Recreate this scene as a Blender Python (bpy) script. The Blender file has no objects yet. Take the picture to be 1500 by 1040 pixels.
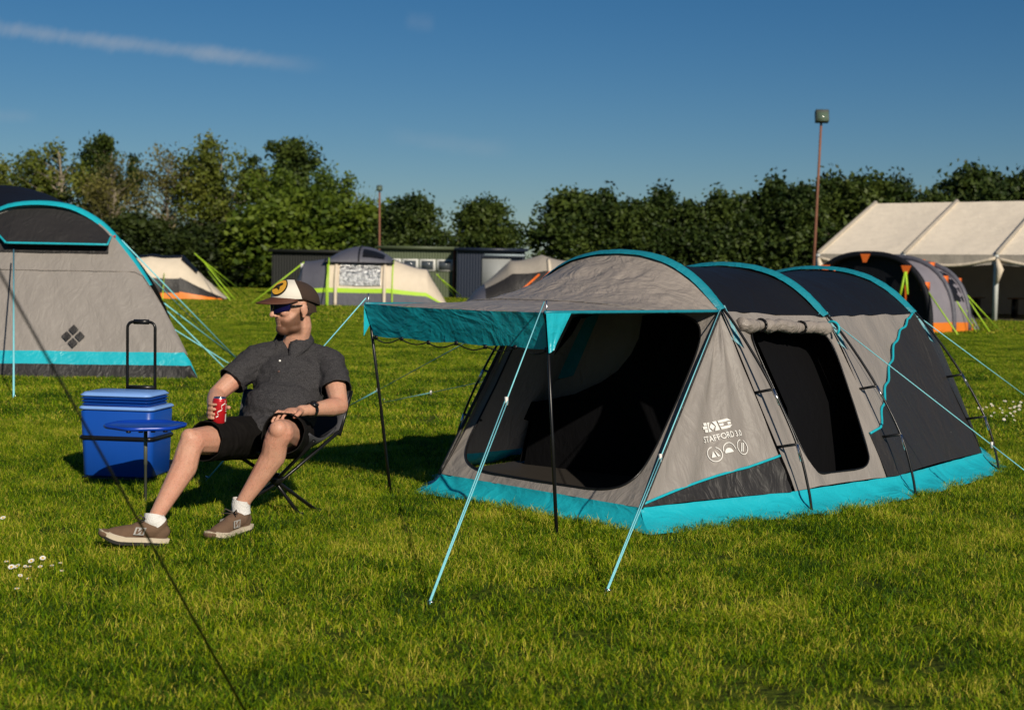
import bpy, bmesh, math, random
import numpy as np
from math import sin, cos, pi, radians, sqrt, atan2
from mathutils import Vector, Matrix, noise
from mathutils.bvhtree import BVHTree
random.seed(7); rng = np.random.default_rng(7)
scn = bpy.context.scene; C = scn.collection
# ------------------------------------------------------------ camera
PITCH, ROLL, CAMH, FPX = radians(3.16), radians(1.0), 1.2, 1500*50/36
cd = bpy.data.cameras.new('camera'); cam = bpy.data.objects.new('camera', cd); C.objects.link(cam)
cd.lens = 50; cd.sensor_width = 36; cd.sensor_fit = 'HORIZONTAL'; cd.clip_end = 2000; cd.clip_start = .05
cam.location = (0, 0, CAMH)
CR = Matrix.Rotation(pi/2-PITCH, 3, 'X') @ Matrix.Rotation(ROLL, 3, 'Z')
cam.rotation_euler = CR.to_euler(); scn.camera = cam
cd.dof.use_dof = True; cd.dof.focus_distance = 6.9; cd.dof.aperture_fstop = 4.2
# ------------------------------------------------------------ sky and sun
SUND = Vector((-.42, .907, -.52)).normalized()          # direction the light travels
world = bpy.data.worlds.new('World'); scn.world = world; world.use_nodes = True
nt = world.node_tree; N = nt.nodes; Lk = nt.links
bg = N['Background']; sky = N.new('ShaderNodeTexSky'); sky.sky_type = 'NISHITA'; sky.sun_disc = False
sky.sun_elevation = math.asin(-SUND.z); sky.sun_rotation = atan2(-SUND.x, -SUND.y)
sky.air_density = 1.0; sky.dust_density = .1; sky.ozone_density = 6.0; sky.altitude = 0
bg.inputs['Strength'].default_value = .054
sun = bpy.data.lights.new('sun', 'SUN'); sun.energy = 5.0; sun.angle = radians(.55); sun.color = (1, .90, .74)
so = bpy.data.objects.new('sun', sun); C.objects.link(so); so.rotation_euler = SUND.to_track_quat('-Z', 'Y').to_euler()
so.location = (6, -12, 9)
scn.view_settings.view_transform = 'Standard'; scn.view_settings.look = 'None'
scn.view_settings.exposure = -.08; scn.view_settings.gamma = 1; scn.view_settings.use_curve_mapping = False

# pixel helpers: a pixel gives a direction, the ground or a known depth gives the distance
def ray(px, py): return CR @ Vector(((px-750)/FPX, -(py-520)/FPX, -1))
def G(px, py, z=0.):
    d = ray(px, py); return Vector((0, 0, CAMH)) + d*((z-CAMH)/d.z)
def W(px, py, Y):
    d = ray(px, py); return Vector((0, 0, CAMH)) + d*(Y/d.y)

# thin cirrus streaks in the sky
def cirrus():
    tc = N.new('ShaderNodeTexCoord')
    def vmath(op, a, b=None):
        n = N.new('ShaderNodeVectorMath'); n.operation = op
        for i, x in enumerate((a, b)):
            if x is None: continue
            if isinstance(x, (tuple, Vector)): n.inputs[i].default_value = tuple(x)
            else: Lk.new(x, n.inputs[i])
        return n
    def m(op, a, b=None, c=None):
        n = N.new('ShaderNodeMath'); n.operation = op
        for i, x in enumerate((a, b, c)):
            if x is None: continue
            if isinstance(x, (int, float)): n.inputs[i].default_value = x
            else: Lk.new(x, n.inputs[i])
        return n.outputs[0]
    D = tc.outputs['Generated']; total = None
    for (p1, p2, w, amt) in (((-120, 28), (480, 100), .0068, .52), ((560, 200), (760, 222), .010, .16), ((-60, 168), (60, 172), .006, .15), ((590, 30), (640, 38), .008, .12)):
        d1, d2 = ray(*p1).normalized(), ray(*p2).normalized()
        n = d1.cross(d2).normalized(); mid = (d1+d2).normalized(); half = math.acos(max(-1, min(1, d1.dot(d2))))/2
        al = (d2-d1).normalized()
        off = m('ABSOLUTE', vmath('DOT_PRODUCT', D, n).outputs['Value'])
        nz = N.new('ShaderNodeTexNoise'); nz.inputs['Scale'].default_value = 16; nz.inputs['Detail'].default_value = 9; nz.inputs['Roughness'].default_value = .68
        st = N.new('ShaderNodeMapping'); st.vector_type = 'POINT'
        q = Matrix((al, n, mid)).to_4x4()
        st.inputs['Rotation'].default_value = q.to_euler(); st.inputs['Scale'].default_value = (1, 9, 1)
        Lk.new(D, st.inputs['Vector']); Lk.new(st.outputs[0], nz.inputs['Vector'])
        wid = m('MULTIPLY', nz.outputs['Fac'], w*2.2)
        mr = N.new('ShaderNodeMapRange'); mr.interpolation_type = 'SMOOTHSTEP'
        Lk.new(off, mr.inputs['Value']); mr.inputs['From Min'].default_value = 0; Lk.new(wid, mr.inputs['From Max'])
        mr.inputs['To Min'].default_value = 1; mr.inputs['To Max'].default_value = 0
        pos = m('ABSOLUTE', vmath('DOT_PRODUCT', D, al).outputs['Value'])
        c0 = N.new('ShaderNodeMapRange'); c0.interpolation_type = 'SMOOTHSTEP'
        rel = m('SUBTRACT', vmath('DOT_PRODUCT', D, al).outputs['Value'], float(al.dot(mid)))
        Lk.new(m('ABSOLUTE', rel), c0.inputs['Value']); c0.inputs['From Min'].default_value = half*.45; c0.inputs['From Max'].default_value = half*1.05
        c0.inputs['To Min'].default_value = 1; c0.inputs['To Max'].default_value = 0
        front = m('GREATER_THAN', vmath('DOT_PRODUCT', D, mid).outputs['Value'], .5)
        k = m('MULTIPLY', m('MULTIPLY', mr.outputs[0], c0.outputs[0]), m('MULTIPLY', front, amt))
        nf = m('MULTIPLY', k, m('MULTIPLY_ADD', nz.outputs['Fac'], 1.4, -.15))
        total = nf if total is None else m('ADD', total, nf)
    hs = N.new('ShaderNodeHueSaturation'); hs.inputs['Saturation'].default_value = 1.22; hs.inputs['Value'].default_value = .93; Lk.new(sky.outputs[0], hs.inputs['Color'])
    mx = N.new('ShaderNodeMix'); mx.data_type = 'RGBA'; mx.clamp_factor = True
    Lk.new(total, mx.inputs['Factor']); Lk.new(hs.outputs[0], mx.inputs[6]); mx.inputs[7].default_value = (8.5, 8.8, 9.2, 1)
    Lk.new(mx.outputs[2], bg.inputs['Color'])
cirrus()

# ------------------------------------------------------------ materials
MATS = {}
def newmat(name):
    m = bpy.data.materials.new(name); m.use_nodes = True; MATS[name] = m
    return m, m.node_tree.nodes, m.node_tree.links, m.node_tree.nodes['Principled BSDF']
def mat(name, col, rough=.6, metal=0, var=.12, scale=8, bump=0, bscale=60, stretch=(1, 1, 1), spec=.4, transl=0, coat=0, detail=4, sheen=0):
    if name in MATS: return MATS[name]
    m, n, l, p = newmat(name)
    tc = n.new('ShaderNodeTexCoord'); mp = n.new('ShaderNodeMapping'); mp.inputs['Scale'].default_value = stretch
    l.new(tc.outputs['Object'], mp.inputs['Vector'])
    nz = n.new('ShaderNodeTexNoise'); nz.inputs['Scale'].default_value = scale; nz.inputs['Detail'].default_value = detail
    l.new(mp.outputs[0], nz.inputs['Vector'])
    cr = n.new('ShaderNodeMix'); cr.data_type = 'RGBA'
    cr.inputs[6].default_value = tuple(c*(1-var) for c in col)+(1,); cr.inputs[7].default_value = tuple(min(1, c*(1+var)) for c in col)+(1,)
    l.new(nz.outputs['Fac'], cr.inputs['Factor']); l.new(cr.outputs[2], p.inputs['Base Color'])
    p.inputs['Roughness'].default_value = rough; p.inputs['Metallic'].default_value = metal; p.inputs['Specular IOR Level'].default_value = spec
    p.inputs['Coat Weight'].default_value = coat
    if sheen: p.inputs['Sheen Weight'].default_value = sheen
    if bump:
        n2 = n.new('ShaderNodeTexNoise'); n2.inputs['Scale'].default_value = bscale; n2.inputs['Detail'].default_value = 5
        l.new(mp.outputs[0], n2.inputs['Vector'])
        b = n.new('ShaderNodeBump'); b.inputs['Strength'].default_value = bump; b.inputs['Distance'].default_value = .02
        l.new(n2.outputs['Fac'], b.inputs['Height']); l.new(b.outputs[0], p.inputs['Normal'])
    if transl:
        out = n['Material Output']; tr = n.new('ShaderNodeBsdfTranslucent'); l.new(cr.outputs[2], tr.inputs['Color'])
        ms = n.new('ShaderNodeMixShader'); ms.inputs[0].default_value = transl
        l.new(p.outputs[0], ms.inputs[1]); l.new(tr.outputs[0], ms.inputs[2]); l.new(ms.outputs[0], out.inputs['Surface'])
    return m
def fabric(name, col, rough=.55, crumple=.35, cs=5, transl=.06, spec=.45, zs=.35):
    """woven polyester: fine weave, long soft creases, crumple"""
    if name in MATS: return MATS[name]
    m, n, l, p = newmat(name)
    tc = n.new('ShaderNodeTexCoord')
    def nz(scale, st, detail=4, dist=0):
        mp = n.new('ShaderNodeMapping'); mp.inputs['Scale'].default_value = st; l.new(tc.outputs['Object'], mp.inputs['Vector'])
        x = n.new('ShaderNodeTexNoise'); x.inputs['Scale'].default_value = scale; x.inputs['Detail'].default_value = detail; x.inputs['Distortion'].default_value = dist
        l.new(mp.outputs[0], x.inputs['Vector']); return x.outputs['Fac']
    a = nz(cs, (1, 1, zs), 5, .6); b = nz(cs*4, (1, 1, zs*1.4), 3, .3); c = nz(420, (1, 1, 1), 1)
    rg = nz(cs*1.1, (1, 1, zs*1.5), 3, 1.4)
    def mth(op, x, y):
        k = n.new('ShaderNodeMath'); k.operation = op
        for i, z in enumerate((x, y)):
            if isinstance(z, (int, float)): k.inputs[i].default_value = z
            else: l.new(z, k.inputs[i])
        return k.outputs[0]
    h = mth('ADD', mth('MULTIPLY', a, 1.0), mth('MULTIPLY', b, .35))
    h = mth('ADD', h, mth('MULTIPLY', mth('ABSOLUTE', mth('SUBTRACT', rg, .5), 0), -1.3))
    bp = n.new('ShaderNodeBump'); bp.inputs['Strength'].default_value = crumple; bp.inputs['Distance'].default_value = .05; l.new(h, bp.inputs['Height'])
    b2 = n.new('ShaderNodeBump'); b2.inputs['Strength'].default_value = .12; b2.inputs['Distance'].default_value = .001; l.new(c, b2.inputs['Height']); l.new(bp.outputs[0], b2.inputs['Normal'])
    l.new(b2.outputs[0], p.inputs['Normal'])
    mx = n.new('ShaderNodeMix'); mx.data_type = 'RGBA'; l.new(nz(3, (1, 1, 1), 6), mx.inputs['Factor'])
    mx.inputs[6].default_value = tuple(x*.86 for x in col)+(1,); mx.inputs[7].default_value = tuple(min(1, x*1.12) for x in col)+(1,)
    l.new(mx.outputs[2], p.inputs['Base Color']); p.inputs['Roughness'].default_value = rough; p.inputs['Specular IOR Level'].default_value = spec
    if transl:
        tr = n.new('ShaderNodeBsdfTranslucent'); l.new(mx.outputs[2], tr.inputs['Color'])
        ms = n.new('ShaderNodeMixShader'); ms.inputs[0].default_value = transl
        l.new(p.outputs[0], ms.inputs[1]); l.new(tr.outputs[0], ms.inputs[2]); l.new(ms.outputs[0], n['Material Output'].inputs['Surface'])
    return m
GREY = fabric('grey_polyester', (.255, .230, .212), .55, .30)
GREYC = fabric('grey_polyester_crumpled', (.285, .248, .222), .48, .55, 4.5, zs=.9)
DARK = fabric('charcoal_polyester', (.026, .024, .024), .5, .4, spec=.35)
NAVY = fabric('blue_black_roof', (.009, .0095, .013), .55, .25, 3, spec=.18)
TEAL = fabric('teal_polyester', (.014, .43, .53), .36, .32, 3.2, .10, .5, 1.0)
TEALD = fabric('teal_sleeve', (.010, .22, .29), .45, .3, 6, .05)
BLACK = fabric('black_inner_fabric', (.004, .004, .005), .8, .2, transl=0, spec=.1)
FLOOR = mat('groundsheet', (.035, .03, .026), .6)
POLE = mat('black_pole', (.012, .012, .013), .3, .3, var=.05)
CHROME = mat('pole_ferrule', (.7, .7, .7), .25, 1)
CORD = mat('teal_white_cord', (.22, .62, .70), .6, var=.35, scale=220)
PRINT = mat('white_print', (.75, .73, .70), .6, var=.06)
CREAM = fabric('cream_canvas', (.70, .60, .47), .7, .35, 3, .08)
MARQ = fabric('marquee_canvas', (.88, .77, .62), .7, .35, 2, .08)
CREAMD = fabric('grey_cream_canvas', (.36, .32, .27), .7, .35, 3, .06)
LIME = mat('lime_cord', (.38, .62, .03), .5)
ORANGE = fabric('orange_band', (.85, .22, .02), .5, .2)
ORANGEM = mat('orange_trim', (.80, .16, .02), .5)
SLATE = fabric('slate_fabric', (.10, .10, .125), .5, .3, 3)
LILAC = fabric('lilac_grey_fabric', (.24, .22, .25), .5, .3, 3)

# ------------------------------------------------------------ mesh helpers
def mesh(name, vf, m=None, parent=None, smooth=True):
    v, f = vf; me = bpy.data.meshes.new(name); me.from_pydata([tuple(x) for x in v], [], f); me.update()
    if smooth: me.polygons.foreach_set('use_smooth', [True]*len(me.polygons))
    if m: me.materials.append(m)
    o = bpy.data.objects.new(name, me); C.objects.link(o)
    if parent: o.parent = parent
    return o
def tag(o, label, cat, group=None, kind=None):
    o['label'] = label; o['category'] = cat
    if group: o['group'] = group
    if kind: o['kind'] = kind
    return o
def thing(name, label, cat, loc=(0, 0, 0), rz=0, group=None):
    o = bpy.data.objects.new(name, None); C.objects.link(o); o.empty_display_size = .1
    o.location = loc; o.rotation_euler = (0, 0, rz); return tag(o, label, cat, group)
def join(*vfs):
    V, Fc = [], []
    for v, f in vfs:
        k = len(V); V += list(v); Fc += [tuple(i+k for i in q) for q in f]
    return V, Fc
def tube(pts, r, n=8, cap=True):
    pts = [Vector(p) for p in pts]; rs = r if isinstance(r, (list, tuple)) else [r]*len(pts)
    V, Fc = [], []; ref = None
    for i, p in enumerate(pts):
        t = (pts[min(i+1, len(pts)-1)]-pts[max(i-1, 0)]).normalized()
        if ref is None: ref = t.orthogonal().normalized()
        ref = (ref - t*ref.dot(t)).normalized(); b = t.cross(ref)
        V += [p + (ref*cos(2*pi*k/n)+b*sin(2*pi*k/n))*rs[i] for k in range(n)]
    for i in range(len(pts)-1):
        for k in range(n): Fc.append((i*n+k, i*n+(k+1) % n, (i+1)*n+(k+1) % n, (i+1)*n+k))
    if cap: Fc += [tuple(range(n))[::-1], tuple(range((len(pts)-1)*n, len(pts)*n))]
    return V, Fc
def box(c, s, R=None):
    c = Vector(c); V = []
    for x in (-.5, .5):
        for y in (-.5, .5):
            for z in (-.5, .5):
                q = Vector((x*s[0], y*s[1], z*s[2])); V.append(c + (R @ q if R else q))
    return V, [(0, 1, 3, 2), (4, 6, 7, 5), (0, 4, 5, 1), (2, 3, 7, 6), (0, 2, 6, 4), (1, 5, 7, 3)]
def bevel(o, w=.01, seg=2):
    md = o.modifiers.new('bevel', 'BEVEL'); md.width = w; md.segments = seg; md.limit_method = 'ANGLE'; return o
def solid(o, t, off=0):
    md = o.modifiers.new('solid', 'SOLIDIFY'); md.thickness = t; md.offset = off; return o
def normal(S, a, b, e=1e-3):
    p = Vector(S(a, b)); da = Vector(S(min(a+e, 1), b))-Vector(S(max(a-e, 0), b)); db = Vector(S(a, min(b+e, 1)))-Vector(S(a, max(b-e, 0)))
    n = da.cross(db); return n.normalized() if n.length > 1e-12 else Vector((0, 0, 1))
def patch(S, a0=0, a1=1, b0=0, b1=1, na=12, nb=12, off=0, disp=None, flip=1):
    """grid over a surface; a0/a1/b0/b1 may be functions of the other parameter"""
    g = lambda x, t: x(t) if callable(x) else x
    V, Fc = [], []
    for j in range(nb+1):
        tb = j/nb
        for i in range(na+1):
            ta = i/na
            a = g(a0, tb)*(1-ta)+g(a1, tb)*ta
            b = g(b0, a)*(1-tb)+g(b1, a)*tb
            p = Vector(S(a, b)); d = off + (disp(a, b) if disp else 0)
            if d: p = p + normal(S, a, b)*d*flip
            V.append(p)
    for j in range(nb):
        for i in range(na): Fc.append((j*(na+1)+i, j*(na+1)+i+1, (j+1)*(na+1)+i+1, (j+1)*(na+1)+i))
    return V, Fc
def ring_panel(S, hole, rings=7, n=96, disp=None, flip=1, o0=(0, 1, 0, 1)):
    """the unit square of a surface with a rounded hole; hole(theta)->(a,b)"""
    V, Fc = [], []; hs = [hole(k/n) for k in range(n)]
    ca = sum(h[0] for h in hs)/n; cb = sum(h[1] for h in hs)/n; A0, A1, B0, B1 = o0
    outs = []
    for (a, b) in hs:
        da, db = a-ca, b-cb; t = 1e9
        if da > 1e-9: t = min(t, (A1-ca)/da)
        if da < -1e-9: t = min(t, (A0-ca)/da)
        if db > 1e-9: t = min(t, (B1-cb)/db)
        if db < -1e-9: t = min(t, (B0-cb)/db)
        outs.append([ca+da*t, cb+db*t])
    for cx, cy in ((A0, B0), (A1, B0), (A0, B1), (A1, B1)):   # snap nearest to corners
        k = min(range(n), key=lambda i: (outs[i][0]-cx)**2+(outs[i][1]-cy)**2); outs[k] = [cx, cy]
    for r in range(rings+1):
        t = r/rings
        for k in range(n):
            a = hs[k][0]*(1-t)+outs[k][0]*t; b = hs[k][1]*(1-t)+outs[k][1]*t
            p = Vector(S(a, b))
            if disp: p = p + normal(S, a, b)*disp(a, b)*flip
            V.append(p)
    for r in range(rings):
        for k in range(n): Fc.append((r*n+k, r*n+(k+1) % n, (r+1)*n+(k+1) % n, (r+1)*n+k))
    return V, Fc
def rrect(a0, a1, b0, b1, r, n=None):
    """rounded rectangle as theta->(a,b); corners a may be pairs (top,bottom)"""
    def f(t):
        ang = 2*pi*t; ca, sa = cos(ang), sin(ang); e = 2/r
        x = math.copysign(abs(ca)**e, ca); y = math.copysign(abs(sa)**e, sa)
        tb = (y+1)/2; b = b0*(1-tb)+b1*tb
        l = a0[0]*(1-tb)+a0[1]*tb if isinstance(a0, tuple) else a0
        rr = a1[0]*(1-tb)+a1[1]*tb if isinstance(a1, tuple) else a1
        return (l*(1-(x+1)/2)+rr*(x+1)/2, b)
    return f
def interp(pts, t):
    x = t*(len(pts)-1); i = min(int(x), len(pts)-2); k = x-i
    return Vector(pts[i])*(1-k)+Vector(pts[i+1])*k
def resample(pts, n):
    pts = [Vector(p) for p in pts]; d = [0]
    for a, b in zip(pts, pts[1:]): d.append(d[-1]+(b-a).length)
    out = []
    for i in range(n):
        s = d[-1]*i/(n-1); j = max(k for k in range(len(d)) if d[k] <= s+1e-12); j = min(j, len(pts)-2)
        out.append(pts[j].lerp(pts[j+1], (s-d[j])/max(1e-9, d[j+1]-d[j])))
    return out
def spline(pts, n):
    """smooth curve through points"""
    pts = [Vector(p) for p in pts]; P = [pts[0]*2-pts[1]]+pts+[pts[-1]*2-pts[-2]]; out = []
    for i in range(1, len(P)-2):
        for k in range(n):
            t = k/n; a, b, c, d = P[i-1], P[i], P[i+1], P[i+2]
            out.append(.5*((2*b)+(c-a)*t+(2*a-5*b+4*c-d)*t*t+(3*b-a-3*c+d)*t**3))
    out.append(pts[-1]); return out
def peg(parent, p):
    return mesh('peg', tube([p+Vector((0, 0, -.05)), p+Vector((.01, 0, .035)), p+Vector((.025, .005, .03))], .004, 5), CHROME, parent)
def wiggle(seed, amp, fa=3., fb=1.2):
    return lambda a, b: amp*noise.noise(Vector((a*fa*2+seed, b*fb*2, seed*1.7)))

# ------------------------------------------------------------ ground and grass
def ground():
    m, n, l, p = newmat('grass_ground')
    g = n.new('ShaderNodeNewGeometry')
    def nz(s, d=6):
        x = n.new('ShaderNodeTexNoise'); x.inputs['Scale'].default_value = s; x.inputs['Detail'].default_value = d; l.new(g.outputs['Position'], x.inputs['Vector']); return x.outputs['Fac']
    r = n.new('ShaderNodeValToRGB'); e = r.color_ramp.elements
    e[0].position = .3; e[0].color = (.022, .034, .004, 1); e[1].position = .72; e[1].color = (.10, .13, .010, 1)
    mx = n.new('ShaderNodeMath'); mx.operation = 'MULTIPLY_ADD'; l.new(nz(18), mx.inputs[0]); mx.inputs[1].default_value = .5
    m2 = n.new('ShaderNodeMath'); m2.operation = 'MULTIPLY'; l.new(nz(.6), m2.inputs[0]); m2.inputs[1].default_value = .5; l.new(m2.outputs[0], mx.inputs[2])
    l.new(mx.outputs[0], r.inputs[0]); l.new(r.outputs[0], p.inputs['Base Color']); p.inputs['Roughness'].default_value = .9; p.inputs['Specular IOR Level'].default_value = .1
    b = n.new('ShaderNodeBump'); b.inputs['Strength'].default_value = .8; b.inputs['Distance'].default_value = .05; l.new(nz(25), b.inputs['Height']); l.new(b.outputs[0], p.inputs['Normal'])
    o = mesh('grass_field', ([(-500, -60, 0), (500, -60, 0), (500, 900, 0), (-500, 900, 0)], [(0, 1, 2, 3)]), m, smooth=False)
    o['kind'] = 'structure'; o['label'] = 'mown green grass field of the campsite'
ground()
def blade_mat():
    m, n, l, p = newmat('grass_blade')
    at = n.new('ShaderNodeAttribute'); at.attribute_name = 'tint'
    g = n.new('ShaderNodeNewGeometry'); oi = n.new('ShaderNodeObjectInfo')
    nz = n.new('ShaderNodeTexNoise'); nz.inputs['Scale'].default_value = 1.1; nz.inputs['Detail'].default_value = 5; l.new(g.outputs['Position'], nz.inputs['Vector'])
    def mth(op, x, y, z=None):
        k = n.new('ShaderNodeMath'); k.operation = op
        for i, v in enumerate((x, y, z)):
            if v is None: continue
            if isinstance(v, (int, float)): k.inputs[i].default_value = v
            else: l.new(v, k.inputs[i])
        return k.outputs[0]
    n3 = n.new('ShaderNodeTexNoise'); n3.inputs['Scale'].default_value = 4.5; n3.inputs['Detail'].default_value = 3; l.new(g.outputs['Position'], n3.inputs['Vector'])
    f = mth('ADD', mth('MULTIPLY', at.outputs['Fac'], .85), mth('MULTIPLY_ADD', nz.outputs['Fac'], 1.25, -.68))
    f = mth('ADD', f, mth('MULTIPLY_ADD', n3.outputs['Fac'], .9, -.28))
    f = mth('ADD', f, mth('MULTIPLY', oi.outputs['Random'], .15))
    r = n.new('ShaderNodeValToRGB'); e = r.color_ramp.elements
    e[0].position = .12; e[0].color = (.016, .048, .002, 1); e[1].position = .99; e[1].color = (.56, .48, .07, 1)
    for pos, c in ((.34, (.072, .160, .002)), (.60, (.180, .290, .003)), (.82, (.38, .43, .008))):
        x = e.new(pos); x.color = c+(1,)
    l.new(f, r.inputs[0]); l.new(r.outputs[0], p.inputs['Base Color']); p.inputs['Roughness'].default_value = .6; p.inputs['Specular IOR Level'].default_value = .16
    tr = n.new('ShaderNodeBsdfTranslucent'); l.new(r.outputs[0], tr.inputs['Color'])
    ms = n.new('ShaderNodeMixShader'); ms.inputs[0].default_value = .3
    l.new(p.outputs[0], ms.inputs[1]); l.new(tr.outputs[0], ms.inputs[2]); l.new(ms.outputs[0], n['Material Output'].inputs['Surface'])
    return m
BLADE = blade_mat()
def clump(name, nb, rad, hmin, hmax, wid, seed):
    rd = random.Random(seed); V, Fc, T = [], [], []
    for i in range(nb):
        r = rad*sqrt(rd.random()); th = rd.random()*2*pi; x, y = r*cos(th), r*sin(th)
        h = rd.uniform(hmin, hmax)*(1.5 if rd.random() < .06 else 1); w = wid*rd.uniform(.6, 1.2); a = rd.random()*2*pi; lean = (rd.uniform(.2, 1.0) if rd.random() < .55 else rd.uniform(1.0, 1.9))*h; la = rd.random()*2*pi
        dx, dy = cos(a)*w/2, sin(a)*w/2; k = len(V); tn = rd.random()**1.5
        if rd.random() < .05: tn = 1.15
        for t, ww in ((0, 1), (.55, .85)):
            ox, oy = cos(la)*lean*t*t, sin(la)*lean*t*t
            zz = h*t*(1.15-.15*t)-.004; V += [(x+ox-dx*ww, y+oy-dy*ww, zz), (x+ox+dx*ww, y+oy+dy*ww, zz)]
        V.append((x+cos(la)*lean, y+sin(la)*lean, h*(1-.28*lean/h)))
        Fc += [(k, k+1, k+3, k+2), (k+2, k+3, k+4)]; T += [tn]*5
    me = bpy.data.meshes.new(name); me.from_pydata(V, [], Fc); me.materials.append(BLADE)
    at = me.attributes.new('tint', 'FLOAT', 'POINT'); at.data.foreach_set('value', T)
    return me
def in_poly(x, y, poly):
    c = np.zeros(len(x), bool); n = len(poly)
    for i in range(n):
        x1, y1 = poly[i]; x2, y2 = poly[(i+1) % n]
        cond = ((y1 > y) != (y2 > y)) & (x < (x2-x1)*(y-y1)/(y2-y1+1e-12)+x1); c ^= cond
    return c
KEEP_OUT = []       # footprints where no grass grows through a groundsheet
def grass_zone(name, y0, y1, dens, meshes, smin, smax, label):
    wid = lambda y: .52*y+2.0
    n = int(dens*((.52*(y1*y1-y0*y0))+4.0*(y1-y0)))
    y = np.sqrt(rng.random(n)*((y1+2)**2-(y0+2)**2)+(y0+2)**2)-2; x = (rng.random(n)*2-1)*wid(y)
    ok = np.ones(n, bool)
    for poly in KEEP_OUT: ok &= ~in_poly(x, y, poly)
    x, y = x[ok], y[ok]; n = len(x)
    # tufts: longer, denser grass here and there
    sc = np.array([.5+.5*noise.noise(Vector((a*.9, b*.9, 3.1))) + .35*noise.noise(Vector((a*3.1, b*3.1, 8))) for a, b in zip(x, y)])
    sc = smin+(smax-smin)*np.clip(sc, 0, 1.15)
    me = bpy.data.meshes.new(name); me.vertices.add(n); me.vertices.foreach_set('co', np.c_[x, y, np.zeros(n)].astype(np.float32).ravel())
    a = me.attributes.new('gs', 'FLOAT', 'POINT'); a.data.foreach_set('value', sc.astype(np.float32))
    a = me.attributes.new('gr', 'FLOAT', 'POINT'); a.data.foreach_set('value', (rng.random(n)*6.283).astype(np.float32))
    a = me.attributes.new('gi', 'INT', 'POINT'); a.data.foreach_set('value', rng.integers(0, len(meshes), n).astype(np.int32))
    o = bpy.data.objects.new(name, me); C.objects.link(o); o['kind'] = 'stuff'; o['label'] = label; o['category'] = 'grass'
    ng = bpy.data.node_groups.new(name, 'GeometryNodeTree'); ng.interface.new_socket('Geometry', in_out='INPUT', socket_type='NodeSocketGeometry'); ng.interface.new_socket('Geometry', in_out='OUTPUT', socket_type='NodeSocketGeometry')
    nn, ll = ng.nodes, ng.links; gi = nn.new('NodeGroupInput'); go = nn.new('NodeGroupOutput'); iop = nn.new('GeometryNodeInstanceOnPoints')
    gti = nn.new('GeometryNodeJoinGeometry')
    # mesh data of the clumps comes in through hidden-from-nothing library meshes: convert each to an instance source
    src = bpy.data.collections.new(name+'_source')
    for k, cm in enumerate(meshes):
        co = bpy.data.objects.new('grass_clump', cm); src.objects.link(co)
    ci = nn.new('GeometryNodeCollectionInfo'); ci.inputs['Collection'].default_value = src; ci.inputs['Separate Children'].default_value = True; ci.inputs['Reset Children'].default_value = True
    def attr(nm, ty):
        x = nn.new('GeometryNodeInputNamedAttribute'); x.data_type = ty; x.inputs['Name'].default_value = nm; return x.outputs['Attribute']
    ll.new(gi.outputs[0], iop.inputs['Points']); ll.new(ci.outputs[0], iop.inputs['Instance']); iop.inputs['Pick Instance'].default_value = True
    ll.new(attr('gi', 'INT'), iop.inputs['Instance Index'])
    cx = nn.new('ShaderNodeCombineXYZ'); ll.new(attr('gr', 'FLOAT'), cx.inputs['Z']); ll.new(cx.outputs[0], iop.inputs['Rotation'])
    ll.new(attr('gs', 'FLOAT'), iop.inputs['Scale']); ll.new(iop.outputs[0], go.inputs[0])
    md = o.modifiers.new('grass', 'NODES'); md.node_group = ng
    return o

# ------------------------------------------------------------ main tunnel tent
M1 = Vector((.597, 7.972, 0)); AX = Vector((.5952, .8036, 0)); TX = Vector((.8036, -.5952, 0)); TROT = atan2(TX.y, TX.x)
def toL(w): w = Vector(w)-M1; return Vector((w.dot(TX), w.dot(AX), w.z))
def toW(p): return M1+TX*p[0]+AX*p[1]+Vector((0, 0, p[2]))
ROOFP = [(0, 1.336), (.16, 1.325), (.30, 1.292), (.40, 1.247), (.49, 1.188), (.57, 1.115), (.645, 1.035)]
WALLP = [(.645, 1.035), (.735, .87), (.848, .64), (.958, .41), (1.045, .23), (1.095, .115)]
SKIRTP = [(1.09, .115), (1.15, .055), (1.225, -.005)]
POLEP = [(0, 1.35), (.16, 1.34), (.31, 1.305), (.49, 1.20), (.655, 1.045), (.79, .88), (.955, .636), (1.10, .36), (1.17, .14), (1.20, -.02)]
HOOPS = [(0., 0., 1.0, 1.0), (.99, .12, 1.045, .962), (2.45, .07, 1.085, .962), (3.3, .02, .86, .0)]   # s, centre, width scale, height scale
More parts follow.
